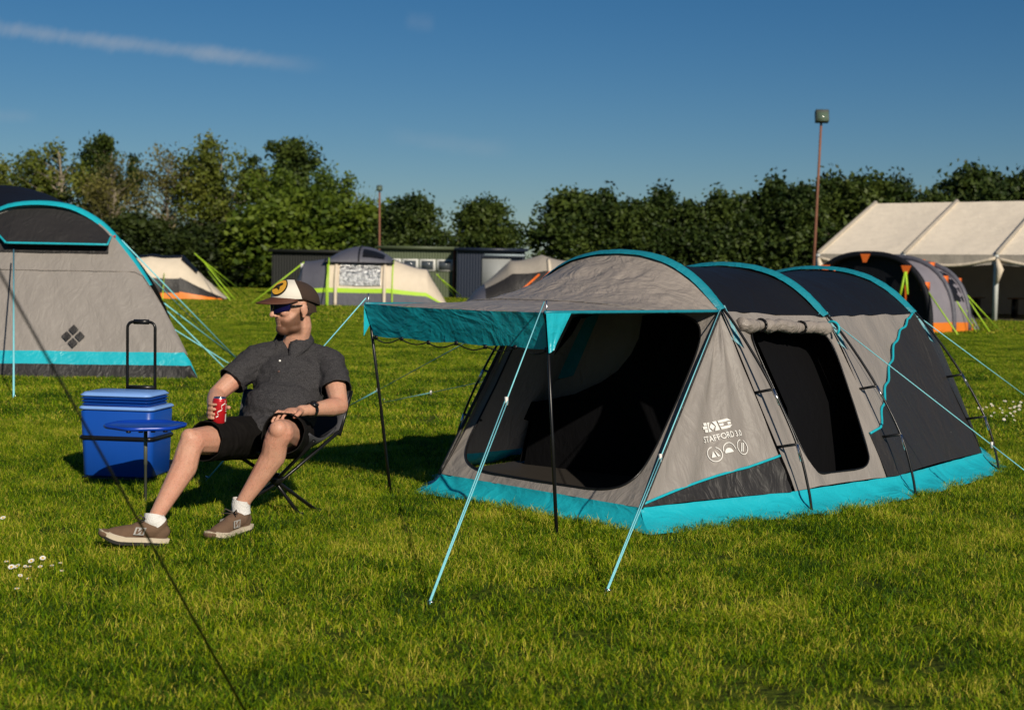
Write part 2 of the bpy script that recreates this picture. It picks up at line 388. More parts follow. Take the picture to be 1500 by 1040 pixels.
def main_tent():
    T = thing('tunnel_tent', 'grey and charcoal tunnel tent with teal trim and propped front canopy', 'tent', M1, TROT)
    for q in ('roof', 'wall', 'skirt'): pass
    def prof(P, side, h, t):
        s, c, w, k = HOOPS[h]; q = interp([(a, b, 0) for a, b in P], t); z = q[1]*k if k > 0 else 0
        return Vector((c+side*q[0]*w, s, z))
    def bay(P, side, h0):
        def S(a, b):
            p, q = prof(P, side, h0, b), prof(P, side, h0+1, b); v = p.lerp(q, a)
            sag = 4*a*(1-a); v.x -= side*.035*sag*(1 if P is not SKIRTP else .3); v.z -= .03*sag*(1-b if P is ROOFP else 0)
            return v
        return S
    def P(name, vf, m, parent=T, smooth=True): return mesh(name, vf, m, parent, smooth)
    # roof of the two bays
    for h in (0, 1):
        for side in (1, -1):
            P('roof_panel', patch(bay(ROOFP, side, h), na=16, nb=14, disp=wiggle(h*3+side, .006, 3, 2), flip=side), NAVY)
    # side walls. Right side of the first bay has the side door, right side of the second is grey over charcoal
    S = bay(WALLP, 1, 0)
    P('side_door_wall', ring_panel(S, rrect((.16, .25), (.96, .80), .10, .90, 6), disp=wiggle(4, .020, 5, 1), rings=8), GREY)
    hole = rrect((.16, .25), (.96, .80), .10, .90, 6)
    P('door_zip', tube([Vector(S(*hole(k/60)))-normal(S, *hole(k/60))*.005 for k in range(61)], .005, 5, False), POLE)
    S2 = bay(WALLP, 1, 1)
    wav = lambda a: .30+.52*(1-a)**1.3*0+.0
    bsp = lambda a: max(0, float(np.interp(a, [0, .15, .35, .65, .97], [.63, .53, .40, .20, 0])+.010*sin(a*40)*(1 if a < .9 else 0)))
    P('grey_side_panel', patch(S2, 0, .97, 0, bsp, 24, 12, disp=wiggle(9, .024, 4, 1)), GREY)
    P('charcoal_side_panel', patch(S2, 0, 1, lambda a: max(0, bsp(a)), 1, 24, 14, disp=wiggle(9, .024, 4, 1)), DARK)
    P('piping', tube([Vector(S2(a, max(0, bsp(a))))-normal(S2, a, max(0, bsp(a)))*.012 for a in [i/60*.97 for i in range(61)]], .008, 6), TEAL)
    P('charcoal_side_panel', patch(S, .90, 1, lambda a: .66-.03*(a-.9)/.1, 1, 5, 12, off=-.007), DARK)
    P('piping', tube([Vector(S(.90+.1*i/10, .66-.003*i))-normal(S, .90+.1*i/10, .66-.003*i)*.014 for i in range(11)], .008, 6), TEAL)
    for h in (0, 1): P('left_wall', patch(bay(WALLP, -1, h), na=12, nb=10), GREY if h == 0 else DARK)
    # rear end slopes from the last hoop to the ground
    for side in (1, -1):
        P('rear_roof', patch(lambda a, b, side=side: (lambda p, q: p.lerp(q, a)+Vector((0, .28*sin(pi*a), .30*sin(pi*a)*(1-b*.4))))(prof(ROOFP, side, 2, b), Vector((HOOPS[3][1]+side*b*.62, 3.3, .1))), na=10, nb=10), NAVY)
        P('rear_wall', patch(lambda a, b, side=side: (lambda p, q: p.lerp(q, a)+Vector((0, .28*sin(pi*a)*(1-b), .30*.6*sin(pi*a)*(1-b))))(prof(WALLP, side, 2, b), Vector((HOOPS[3][1]+side*(.62+b*.33), 3.3-.12*b, .1))), na=10, nb=10), DARK)
    # porch: front edge on the ground
    FL, FR = Vector((-.71, -.76, 0)), Vector((.765, -1.0, 0))
    SL, SR = Vector((-.645, -.03, 1.03)), Vector((.645, -.03, 1.03))
    FLt, FRt = FL+Vector((.02, .05, .105)), FR+Vector((-.02, .05, .105))
    def front(a, b):
        p = SL.lerp(SR, a); q = FLt.lerp(FRt, a); v = p.lerp(q, b); return v+Vector((0, .04*sin(pi*b), 0))
    hole = rrect((.04, .045), (.97, .945), .015, .955, 6)
    P('door_wall', ring_panel(front, hole, rings=5, flip=-1, disp=wiggle(2, .006, 5, 2)), GREY)
    P('door_zip', tube([Vector(front(*hole(k/80)))+Vector((0, -.006, 0)) for k in range(81)], .006, 5, False), POLE)
    # right and left porch panels, between the door edge and the first hoop
    def porch(side):
        F0, S0 = (FRt, SR) if side > 0 else (FLt, SL)
        def S(a, b):
            p = S0.lerp(F0, b); q = prof(WALLP, side, 0, b); q.y -= .03; v = p.lerp(q, a)
            return v - Vector((side*.03*sin(pi*a)*b, 0, 0))
        return S
    SP = porch(1)
    fold = lambda a, b: (.026*sin(a*17+1.1*sin(b*3))*sin(pi*min(1, a*1.02))*(.35+.65*b)*(1-.3*b)+.007*noise.noise(Vector((a*12, b*5, 2))))*min(1, b*5)
    bs = lambda a: .985-.255*a
    P('logo_panel', patch(SP, 0, 1, 0, bs, 48, 36, disp=fold), GREY)
    P('gusset_panel', patch(SP, 0, 1, bs, 1, 30, 8, disp=lambda a, b: .010*noise.noise(Vector((a*8, b*14, 5)))), DARK)
    P('piping', tube([Vector(SP(a, bs(a)))-normal(SP, a, bs(a))*.010 for a in [i/40 for i in range(41)]], .007, 6), TEAL)
    P('corner_seam', tube([Vector(SP(0, b))+Vector((.008, -.006, 0)) for b in [i/20 for i in range(21)]], .010, 6), DARK)
    SQ = porch(-1)
    P('left_porch_panel', patch(SQ, na=16, nb=14, disp=wiggle(6, .01, 3, 1)), GREY)
    P('corner_seam', tube([Vector(SQ(0, b))+Vector((-.008, -.006, 0)) for b in [i/20 for i in range(21)]], .010, 6), DARK)
    # skirt all round, each length its own piece
    def skirt(a, b, out0, out1, n=14, seed=0):
        a, b = Vector(a), Vector(b); out0, out1 = Vector(out0), Vector(out1)
        def S(t, v):
            o = out0.lerp(out1, t); p = a.lerp(b, t); w = 1.2+.35*noise.noise(Vector((t*4, seed, 0)))
            return Vector((p.x, p.y, 0))+o*(v*v*.13*w)+Vector((0, 0, p.z*(1-v)+.012*v*(noise.noise(Vector((t*9, seed, 3)))+.3)))
        P('skirt', patch(S, na=n*2, nb=6, disp=lambda t, v: .036*v*noise.noise(Vector((t*n*.45+v*1.5, seed, 1)))+.013*noise.noise(Vector((t*n*1.1-v*2, seed, 4)))), TEAL)
    R0, R1_, R2_, R3_ = FRt, prof(WALLP, 1, 0, 1), prof(WALLP, 1, 1, 1), prof(WALLP, 1, 2, 1)
    RE = Vector((HOOPS[3][1]+.95, 3.18, .1)); LE = Vector((HOOPS[3][1]-.95, 3.18, .1))
    L0, L1_, L2_, L3_ = FLt, prof(WALLP, -1, 0, 1), prof(WALLP, -1, 1, 1), prof(WALLP, -1, 2, 1)
    fr, rt, lf, bk = (0, -1, 0), (1, -.1, 0), (-1, -.1, 0), (0, 1, 0); fd = (.8, -.75, 0); fe = (-.7, -.7, 0)
    skirt(L0, R0, fe, fd, 14, 1); skirt(R0, R1_, fd, rt, 9, 2); skirt(R1_, R2_, rt, rt, 9, 3); skirt(R2_, R3_, rt, (1, .1, 0), 12, 4); skirt(R3_, RE, (1, .1, 0), (.8, .6, 0), 8, 5)
    skirt(RE, LE, (.8, .6, 0), (-.8, .6, 0), 12, 6); skirt(LE, L3_, (-.8, .6, 0), (-1, 0, 0), 8, 7); skirt(L3_, L1_, (-1, 0, 0), lf, 16, 8); skirt(L1_, L0, lf, fe, 8, 9)
    P('groundsheet', ([FL+Vector((.05, .06, .03)), FR+Vector((-.05, .06, .03)), R1_*1+Vector((-.03, 0, -.085)), R3_+Vector((-.05, 0, -.085)), RE+Vector((-.05, -.05, -.07)), LE+Vector((.05, -.05, -.07)), L3_+Vector((.05, 0, -.085)), L1_+Vector((.03, 0, -.085))], [tuple(range(8))]), FLOOR)
    # black sleeping pod inside, also added to darken the side doorway, with its front curtain; grey and teal lining shows above it
    pod = lambda s: [(-.98, s, .04), (-.86, s, .5), (-.60, s, .95), (0, s, 1.2), (.60, s, .95), (.84, s, .5), (.92, s, .04)]
    V = pod(.42)+pod(3.0 if False else 2.35)
    P('bedroom_pod', (V, [(i, i+1, i+8, i+7) for i in range(6)]+[tuple(range(7, 14))]), BLACK)
    cur = [W(px, py, 1) for px, py in ()]
    def onplane(px, py, s):
        d = ray(px, py); o = Vector((0, 0, CAMH)); dl = Vector((d.dot(TX), d.dot(AX), d.z)); ol = toL(o); t = (s-ol.y)/dl.y; return ol+dl*t
    top = [onplane(px, py, .40) for px, py in ((722, 600), (752, 592), (800, 586), (842, 577), (880, 560), (905, 543), (925, 518), (936, 495), (941, 462), (1080, 440))]
    V = top+[Vector((1.05, .40, .03)), Vector((-.93, .40, .03)), Vector((-.88, .40, .30))]
    P('bedroom_curtain', (V, [tuple(range(len(V)))]), BLACK, smooth=False)
    lin = [onplane(px, py, .55) for px, py in ((880, 456), (1010, 440), (1030, 500), (930, 560), (840, 600), (740, 610), (752, 575), (840, 550))]
    P('lining_panel', (lin, [tuple(range(8))]), GREY, smooth=False)
    li2 = [onplane(px, py, .56) for px, py in ((795, 462), (884, 458), (842, 552), (765, 560))]
    P('lining_panel', (li2, [(0, 1, 2, 3)]), TEALD, smooth=False)
    # hoop sleeves, poles, clips
    for h in (0, 1, 2):
        s, c, w, k = HOOPS[h]
        full = [Vector((c-q[0]*w, s, q[1]*k)) for q in POLEP[::-1]]+[Vector((c+q[0]*w, s, q[1]*k)) for q in POLEP[1:]]
        po = P('hoop_pole', tube(spline(full, 5), .0075, 7), POLE)
        for side in (1, -1):
            for zi in (.70, .28):
                i = 6 if zi > .5 else 7
                q = Vector((c+side*POLEP[i][0]*w, s, POLEP[i][1]*k)); d = (Vector((c+side*POLEP[i+1][0]*w, s, POLEP[i+1][1]*k))-q)
                mesh('ferrule', tube([q, q+d.normalized()*.09], .0088, 7), CHROME, po)
                z = q.z; x = float(np.interp(z/k, [p[1] for p in WALLP[::-1]], [p[0] for p in WALLP[::-1]]))
                f = Vector((c+side*(x*w-.02), s, z-.03)); mesh('clip', tube([f, q], .008, 6), POLE, po)
        arc = [Vector((c-q[0]*w, s, q[1]*k)) for q in ROOFP[::-1]]+[Vector((c+q[0]*w, s, q[1]*k)) for q in ROOFP[1:]]
        arc = spline(arc, 4); n = len(arc); V, Fc = [], []
        wd = .055
        for i, p in enumerate(arc):
            t = (arc[min(i+1, n-1)]-arc[max(0, i-1)]).normalized(); nr = Vector((-t.z, 0, t.x)); nr = nr if nr.z > 0 else -nr
            e = abs(i/(n-1)-.5)*2; ww = wd*(1-.35*e**6)
            for y, o in ((-ww, .002), (-ww*.5, .018), (0, .026), (ww*.5, .018), (ww, .002)): V.append(p+Vector((0, y, 0))+nr*(o+.003*noise.noise(Vector((i*.7, y*30, h)))))
        for i in range(n-1):
            for j in range(4): Fc.append((i*5+j, i*5+j+1, i*5+j+6, i*5+j+5))
        P('pole_sleeve', (V, Fc), TEALD)
        for side in (1, -1):   # reinforcement tab below the sleeve
            q0 = Vector((c+side*.63*w, s, 1.045*k)); q1 = Vector((c+side*.80*w, s, .84*k))
            P('shoulder_tab', ([q0+Vector((0, -.05, .02)), q0+Vector((0, .06, .02)), q1+Vector((side*-.02, .01, 0)), q0+Vector((-side*.05, -.02, -.07))], [(0, 1, 2, 3)]), TEALD)
    # rolled-up side door
    S = bay(WALLP, 1, 0); rp = [Vector(S(a, .07))+Vector((.03, 0, -.01+.012*noise.noise(Vector((a*7, 0, 0))))) for a in [.10+.84*i/24 for i in range(25)]]
    P('rolled_door', tube(rp, [.036+.016*noise.noise(Vector((i*.55, 2, 0)))-(.012 if i in (6, 17) else 0) for i in range(25)], 14), GREYC)
    for i in (6, 17): P('toggle_strap', tube([rp[i]+Vector((.034*cos(t), 0, .034*sin(t))) for t in [k*pi/8 for k in range(17)]], .007, 5), POLE)
    P('door_trim', tube([rp[-1]+Vector((.02+.042*cos(t), .01, .042*sin(t))) for t in [k*pi/8-.9 for k in range(13)]], .008, 5), TEAL)
    # canopy, its valance, poles, cord
    CL, CR_ = Vector((-.80, -1.22, 1.043)), Vector((.452, -1.37, 1.035))
    
    arcx = [q[0] for q in ROOFP]; arcz = [q[1] for q in ROOFP]
    def can(a, b):
        x = -.645+1.29*a; p = Vector((x, -.03, float(np.interp(abs(x), arcx, arcz)))); q = CL.lerp(CR_, a)
        v = p.lerp(q, b); rise = p.z-1.035
        v.z -= rise*.55*sin(pi*min(1, b*1.0))*(1-b)**.6 + .006*sin(pi*a)*b*b; return v
    crk = lambda a, b: (.018*noise.noise(Vector((a*8+b*3, b*7, 3)))+.012*noise.noise(Vector((a*24, b*18-a*9, 7))))*max(.15, 1-1.5*b)*min(1, b*9)
    P('canopy', patch(can, na=60, nb=48, disp=crk), GREYC)
    P('canopy_seam', tube([Vector(can(.5-.5*cos(pi*i/40), .40+.10*sin(pi*i/40)))+Vector((0, 0, .004)) for i in range(41)], .0035, 5), GREY)
    P('piping', tube([Vector(can(1, i/20))+Vector((.004, 0, 0)) for i in range(21)], .009, 6), TEALD)
    P('piping', tube([Vector(can(0, i/20))-Vector((.004, 0, 0)) for i in range(21)], .009, 6), TEALD)
    hem = lambda a: .170+.004*sin(a*pi*7)
    vs = lambda a, b: Vector(can(a, 1))+Vector((0, -.012+.075*b, -b*hem(a)))
    P('valance', patch(vs, na=40, nb=6, disp=lambda a, b: .006*noise.noise(Vector((a*6, b*1.5, 0)))+.003*noise.noise(Vector((a*19, b*2, 5)))), TEAL)
    vr = lambda a, b: Vector(can(1, 1-.13*a)).lerp(Vector(can(1, 1-.03*a)), b)+Vector((.012+.02*b, 0, -b*(.19-.02*a)))
    P('valance', patch(vr, na=8, nb=6, disp=lambda a, b: .006*sin(a*14)*b), TEAL)
    vl = lambda a, b: Vector(can(0, 1-.08*a))+Vector((-.012, 0, -b*(.17-.14*a)))
    P('valance', patch(vl, na=6, nb=5), TEAL)
    cordp = []
    for i in range(61):
        a = i/60; cordp.append(Vector(vs(a, 1))+Vector((0, -.004, -.004-.022*abs(sin(a*pi*6)))))
    P('hem_cord', tube(cordp, .0035, 5), POLE)
    for i in range(7): p = Vector(vs(i/6*.96+.02, 1)); P('cord_loop', box(p+Vector((0, -.004, -.004)), (.018, .008, .022)), POLE)
    PLb, PRb = toL(G(573, 722)), toL(G(816, 783))
    for top_, b_ in ((CL, PLb), (CR_, PRb)):
        tt = top_+Vector((0, .02, .0)); po = P('canopy_pole', tube([b_-Vector((0, 0, .03)), b_.lerp(tt, .45), b_.lerp(tt, .46), tt], [.009, .009, .0078, .0078], 8), POLE)
        mesh('pole_spike', tube([tt-Vector((0, 0, .02)), tt+Vector((0, 0, .055))], .0035, 5), CHROME, po)
    # storm lines with pegs and sliders
    def guy(a, wpt, k=.3):
        b = toL(wpt); a = Vector(a); d = (a-b); sp = d.cross(Vector((0, 0, 1))).normalized()*.010
        g = P('guy_line', join(tube([a, b.lerp(a, k)], .0032, 5), tube([b.lerp(a, k)+sp*.6, b+sp*.2], .0028, 5), tube([b.lerp(a, k)-sp*.6, b-sp*.2], .0028, 5)), CORD)
        mesh('line_slider', box(b.lerp(a, k), (.012, .012, .035)), PRINT, g); peg(g, b)
    guy(CR_+Vector((0, 0, .05)), G(625, 893), .62); guy(CL+Vector((0, 0, .03)), G(300, 706), .25)
    guy((.65, -.03, 1.045), G(885, 875), .40)
    s, c, w, k = HOOPS[1]; guy((c+.66*w, s, 1.03*k), G(1560, 735), .3)
    s, c, w, k = HOOPS[2]; guy((c+.66*w, s, 1.03*k), G(1590, 645), .3)
    guy((-.66, 0, 1.0), G(490, 606), .3); s, c, w, k = HOOPS[1]; guy((c-.9*w, s, .7*k), G(560, 590), .3)
    # printed emblem, name and icons on the logo panel
    vv, ff = patch(SP, 0, 1, 0, bs, 48, 36, disp=fold); bvh = BVHTree.FromPolygons([tuple(v) for v in vv], ff)
    def hit(px, py):
        d = ray(px, py); ol = toL((0, 0, CAMH)); dl = Vector((d.dot(TX), d.dot(AX), d.z)).normalized(); h = bvh.ray_cast(ol, dl); return h[0], dl, h[1]
    o0, ox, oy = hit(1031, 649)[0], hit(1086, 638)[0], hit(1031, 620)[0]
    nrm = (ox-o0).cross(oy-o0).normalized(); xd = (ox-o0).normalized(); yd = nrm.cross(xd).normalized(); L = (ox-o0).length
    if yd.z < 0: yd = -yd
    if nrm.dot(toL((0, 0, CAMH))-o0) < 0: nrm = -nrm
    def put(name, pts2, faces):     # pts in units of the printed name's width
        V = []
        for x, y in pts2:
            q = o0+xd*(x*L)+yd*(y*L); h = bvh.ray_cast(q+nrm*.15, -nrm); V.append((h[0] if h[0] else q)+nrm*.006)
        return P(name, (V, faces), PRINT, smooth=False)
    tcu = bpy.data.curves.new('print_name', 'FONT'); tcu.body = 'STAFFORD 3.0'; tcu.size = 1; tcu.offset = .012; tcu.resolution_u = 3
    to = bpy.data.objects.new('print_name', tcu); C.objects.link(to); dg = bpy.context.evaluated_depsgraph_get()
    tm = bpy.data.meshes.new_from_object(to.evaluated_get(dg)); bpy.data.objects.remove(to)
    xs = [v.co.x for v in tm.vertices]; x0, x1 = min(xs), max(xs); sc = 1/(x1-x0)
    put('printed_name', [((v.co.x-x0)*sc, v.co.y*sc*1.12) for v in tm.vertices], [tuple(p.vertices) for p in tm.polygons])
    def quadset(name, polys):
        V, Fc = [], []
        for pl in polys: Fc.append(tuple(range(len(V), len(V)+len(pl)))); V += pl
        put(name, V, Fc)
    ey = .20; q = lambda x0, y0, x1, y1: [(x0, ey+y0), (x1, ey+y0), (x1, ey+y1), (x0, ey+y1)]
    hD = .20
    arcD = [(.62+.20*cos(t), ey+hD/2+hD/2*sin(t)) for t in [-pi/2+k*pi/10 for k in range(11)]]
    quadset('printed_emblem', [q(.10, 0, .20, .06), q(.06, .07, .20, .13), q(.10, .14, .20, .20),
        [(.22, ey), (.30, ey), (.245, ey+.10), (.30, ey+.20), (.22, ey+.20)], [(.265, ey+.10), (.335, ey+.03), (.405, ey+.10), (.335, ey+.17)],
        [(.37, ey), (.47, ey), (.47, ey+.20), (.37, ey+.20), (.425, ey+.10)],
        q(.50, 0, .70, .055), q(.50, .075, .76, .125), q(.50, .145, .70, .20), [(.70, ey), (.79, ey+.055), (.79, ey+.06), (.70, ey+.055)], [(.70, ey+.145), (.79, ey+.145), (.70, ey+.20)]])
    for k, cx in enumerate((.16, .52, .90)):
        cy = -.27+.05*k*.3; r0, r1 = .148, .165; V, Fc = [], []
        for i in range(25):
            if k == 1 and 14 < i < 24: pass
            t = 2*pi*i/24; V += [(cx+r0*cos(t), cy+r0*sin(t)), (cx+r1*cos(t), cy+r1*sin(t))]
        for i in range(24):
            if (i in (4, 5) and k != 1) or (k == 1 and 12 <= i <= 23): continue
            Fc.append((2*i, 2*i+1, 2*i+3, 2*i+2))
        kk = len(V)
        if k == 0: V += [(cx-.09, cy-.06), (cx+.02, cy-.06), (cx-.01, cy+.07), (cx+.03, cy+.08), (cx+.10, cy-.06), (cx+.05, cy-.06)]; Fc += [(kk, kk+1, kk+2), (kk+3, kk+5, kk+4)]
        if k == 1:
            pts = [(cx-.12, cy-.05)]+[(cx-.03+.11*cos(t)-.0, cy-.05+.10*sin(t)) for t in [pi-j*pi/8 for j in range(9)]]
            V += pts; Fc.append(tuple(range(kk, kk+len(pts))))
        if k == 2:
            for d in (-.028, .028): j = len(V); V += [(cx-.06+d, cy-.09), (cx-.03+d, cy-.10), (cx+.06+d, cy+.08), (cx+.03+d, cy+.09)]; Fc.append((j, j+1, j+2, j+3))
        put('printed_icon', V, Fc)
    poly = [toW(p) for p in (FL+Vector((-.0, 0.03, 0)), FR+Vector((0, .03, 0)), Vector((1.12, 0, 0)), Vector((1.27, .99, 0)), Vector((1.25, 2.45, 0)), Vector((.95, 3.2, 0)), Vector((-.9, 3.2, 0)), Vector((-1.1, 2.45, 0)), Vector((-1.1, 0, 0)))]
    KEEP_OUT.append([(p.x, p.y) for p in poly])
main_tent()

# ------------------------------------------------------------ other tents
def hoop(hw, h, e=2.3, n=40):
    out = []
    for i in range(n+1):
        t = pi-pi*i/n; out.append((hw*math.copysign(abs(cos(t))**(2/e), cos(t)), h*abs(sin(t))**(2/e)))
    r = resample([(a, 0, b) for a, b in out], n+1); return [(p.x, p.z) for p in r]
def tunnel(hoops, e=2.4, n=40):
    """hoops: (y, centre, halfwidth, height) -> surface S(a,b); a along the tunnel, b from left foot over the top to right foot"""
    hp = [[Vector((c+u, y, z)) for u, z in hoop(hw, max(h, .02), e, n)] for y, c, hw, h in hoops]
    def S(a, b):
        x = a*(len(hp)-1); i = min(int(x), len(hp)-2); k = x-i
        v = interp(hp[i], b).lerp(interp(hp[i+1], b), k); s = 4*k*(1-k)
        v.z -= .05*s*sin(pi*b); return v
    S.hp = hp
    return S
def cap(hp, y, scale, z0=0):
    """closes a hoop down to a straight line on the ground"""
    def S(a, b):
        p = interp(hp, b); c = (hp[0]+hp[-1])/2; q = Vector((c.x+(p.x-c.x)*scale, y, z0)); v = p.lerp(q, a); return v+Vector((0, 0, .12*sin(pi*a)*sin(pi*b)))
    return S
def ropes(parent, segs, m, r=.004):
    for a, b in segs:
        g = mesh('guy_line', tube([a, b], r, 5), m, parent); peg(g, Vector(b))
def local(loc, rz):
    inv = (Matrix.Translation(Vector(loc)) @ Matrix.Rotation(rz, 4, 'Z')).inverted()
    return lambda w: inv @ Vector(w)

# big grey tent at the left, its sloping end towards us
def big_tent():
    loc = Vector((-5.50, 16.6, 0)); rz = radians(4); T = thing('family_tent', 'large grey family tent with teal band, dark window hood and square emblem', 'tent', loc, rz); L = local(loc, rz)
    hw, h = 1.66, 1.94; TP = [(0, 1), (.134, .992), (.25, .967), (.41, .889), (.54, .775), (.66, .64), (.77, .48), (.87, .31), (.95, .15), (1, 0)]
    hp = resample(spline([Vector((-a*hw, 0, b*h)) for a, b in TP[::-1]]+[Vector((a*hw, 0, b*h)) for a, b in TP[1:]], 6), 61)
    def S(a, b):   # b across from left to right over the arch, a from the arch down to the ground
        p = interp(hp, b); x = 2.18*(-1+2*b) if True else 0
        q = Vector((x, -1.05, 0)); v = p.lerp(q, a) ; return v+Vector((0, .10*sin(pi*a), 0))
    # face built as rows by height so that the bands run level
    def Fc(a, b):   # a left-right 0..1, b height 0 (ground) .. 1 (arch)
        u = -1+2*a; zt = float(np.interp(u*hw, [p.x for p in hp], [p.z for p in hp])) if abs(u) < 1 else 0
        zb = 0; z = zb+(max(zt, .02)-zb)*b; y = -1.05*(1-z/h)**1.0; x = u*(hw+.30*(1-z/h)); return Vector((x, y-.05*sin(pi*b), z))
    zt = lambda a: max(.05, float(np.interp((-1+2*a)*hw, [p.x for p in hp], [p.z for p in hp])))
    hf = lambda z: (lambda a: min(1, z/zt(a)))
    fold = lambda a, b: .016*noise.noise(Vector((a*14+b*3, b*2.0, 1)))+.008*noise.noise(Vector((a*36+b*8, b*3, 2)))
    mesh('ground_flap', patch(Fc, .0, 1, 0, hf(.15), 60, 4, disp=fold, flip=1), DARK, T)
    mesh('teal_band', patch(Fc, .0, 1, hf(.15), hf(.29), 60, 4, disp=fold), TEAL, T)
    mesh('front_wall', patch(Fc, .0, 1, hf(.29), 1, 90, 30, disp=fold), GREY, T)
    mesh('seam', tube([Fc(i/40, hf(1.18)(i/40))+Vector((0, -.014, 0)) for i in range(4, 37)], .004, 4), GREYC, T)
    # window hood
    hb = lambda z, a: min(.985, z/zt(a))
    hood = lambda a, b: Fc(a, hb(1.48, a)*(1-b)+.985*b)+Vector((0, -.16*(1-b)-.015, 0))
    mesh('window_hood', patch(hood, .42, .745, 0, 1, 30, 8, disp=wiggle(3, .01, 6, 1)), DARK, T)
    mesh('window', patch(lambda a, b: Fc(a, hb(1.38, a)*(1-b)+hb(1.52, a)*b)+Vector((0, -.022, 0)), .30, .74, 0, 1, 24, 4), DARK, T)
    mesh('window_hood', patch(lambda a, b: Fc(.33, .95).lerp(hood(.42, 0), a).lerp(hood(.42, 1).lerp(Fc(.33, .985), 1-a), b), 0, 1, 0, 1, 6, 6), DARK, T)
    for pts in ([hood(.42+.325*i/30, 0) for i in range(31)], [hood(.745, i/10) for i in range(11)], [hood(.42, 0).lerp(Fc(.33, .95), i/10) for i in range(11)]):
        mesh('piping', tube([p+Vector((0, -.006, 0)) for p in pts], .013, 6), TEAL, T)
    arc = [Vector((p.x*1.0, -.02, p.z)) for p in hp if p.z > .95]; n = len(arc); V, Fq = [], []
    for i, p in enumerate(arc):
        nr = Vector((p.x/hw/hw, 0, p.z/h/h)).normalized()
        for y, o in ((-.10, -.01), (-.06, .03), (0, .045), (.06, .03), (.10, 0)): V.append(p+Vector((0, y, 0))+nr*o)
    for i in range(n-1):
        for j in range(4): Fq.append((i*5+j, i*5+j+1, i*5+j+6, i*5+j+5))
    mesh('pole_sleeve', (V, Fq), TEAL, T)
    S2 = tunnel([(0.05, -.03, hw*.97, h*.985), (1.5, -.85, 1.95, 2.24), (4.0, -1.3, 1.95, 2.24), (5.2, -1.4, 1.8, 1.9)], 1.9)
    mesh('roof', patch(S2, 0, 1, .27, .76, 30, 24), NAVY, T)
    mesh('side_wall', patch(S2, 0, 1, .06, .27, 24, 8), GREY, T); mesh('side_wall', patch(S2, 0, 1, .76, .94, 24, 8), GREY, T)
    mesh('ground_flap', patch(S2, 0, 1, 0, .06, 24, 3), DARK, T); mesh('ground_flap', patch(S2, 0, 1, .94, 1, 24, 3), DARK, T)
    mesh('rear_wall', patch(cap(S2.hp[-1], 6.3, .9), 0, 1, 0, 1, 8, 24), DARK, T)
    # emblem: four tilted squares in a diamond
    c = L(W(113, 491, 16.0)); a_, z_ = (c.x/(hw+.2)+1)/2, c.z
    V, Fq = [], []
    for i in (-1, 1):
        for j in (-1, 1):
            k = len(V)
            for dx, dz in ((i*.012, j*.012), (i*.012, j*.088), (i*.088, j*.088), (i*.088, j*.012)):
                X = (dx-dz)*.72; Z = (dx+dz)*.72; aa = a_+X/(2*hw+.4); V.append(Fc(aa, (z_+Z)/zt(aa))+Vector((0, -.03, 0)))
            Fq.append((k, k+1, k+2, k+3))
    mesh('printed_emblem', (V, Fq), DARK, T, False)
    segs = []
    for (p, Y), e in (((( 20, 366), 15.9), (20, 585)), (((178, 352), 17.0), (352, 531)), (((232, 438), 17.6), (345, 524)), (((236, 447), 17.6), (330, 540)), (((248, 478), 18.2), (338, 534)), (((200, 385), 18.3), (300, 486))):
        segs.append((L(W(*p, Y)), L(G(*e))))
    ropes(T, segs, CORD, .009)
    c0 = L(W(170, 347, 16.6)); mesh('red_toggle', box(c0+Vector((0, -.08, 0)), (.025, .02, .03)), mat('red_plastic', (.4, .03, .03), .5), T)
    KEEP_OUT.append([tuple((Matrix.Rotation(rz, 3, 'Z') @ Vector(q)+loc)[:2]) for q in ((-1.9, -.95, 0), (1.85, -.95, 0), (1.55, 0, 0), (1.0, 1.5, 0), (.55, 4, 0), (.3, 5.5, 0), (-3.0, 5.5, 0))])
big_tent()

def side_tent(name, label, loc, rz, hoops, cfg, e=2.6):
    T = thing(name, label, 'tent', loc, rz); S = tunnel(hoops, e); return T, S
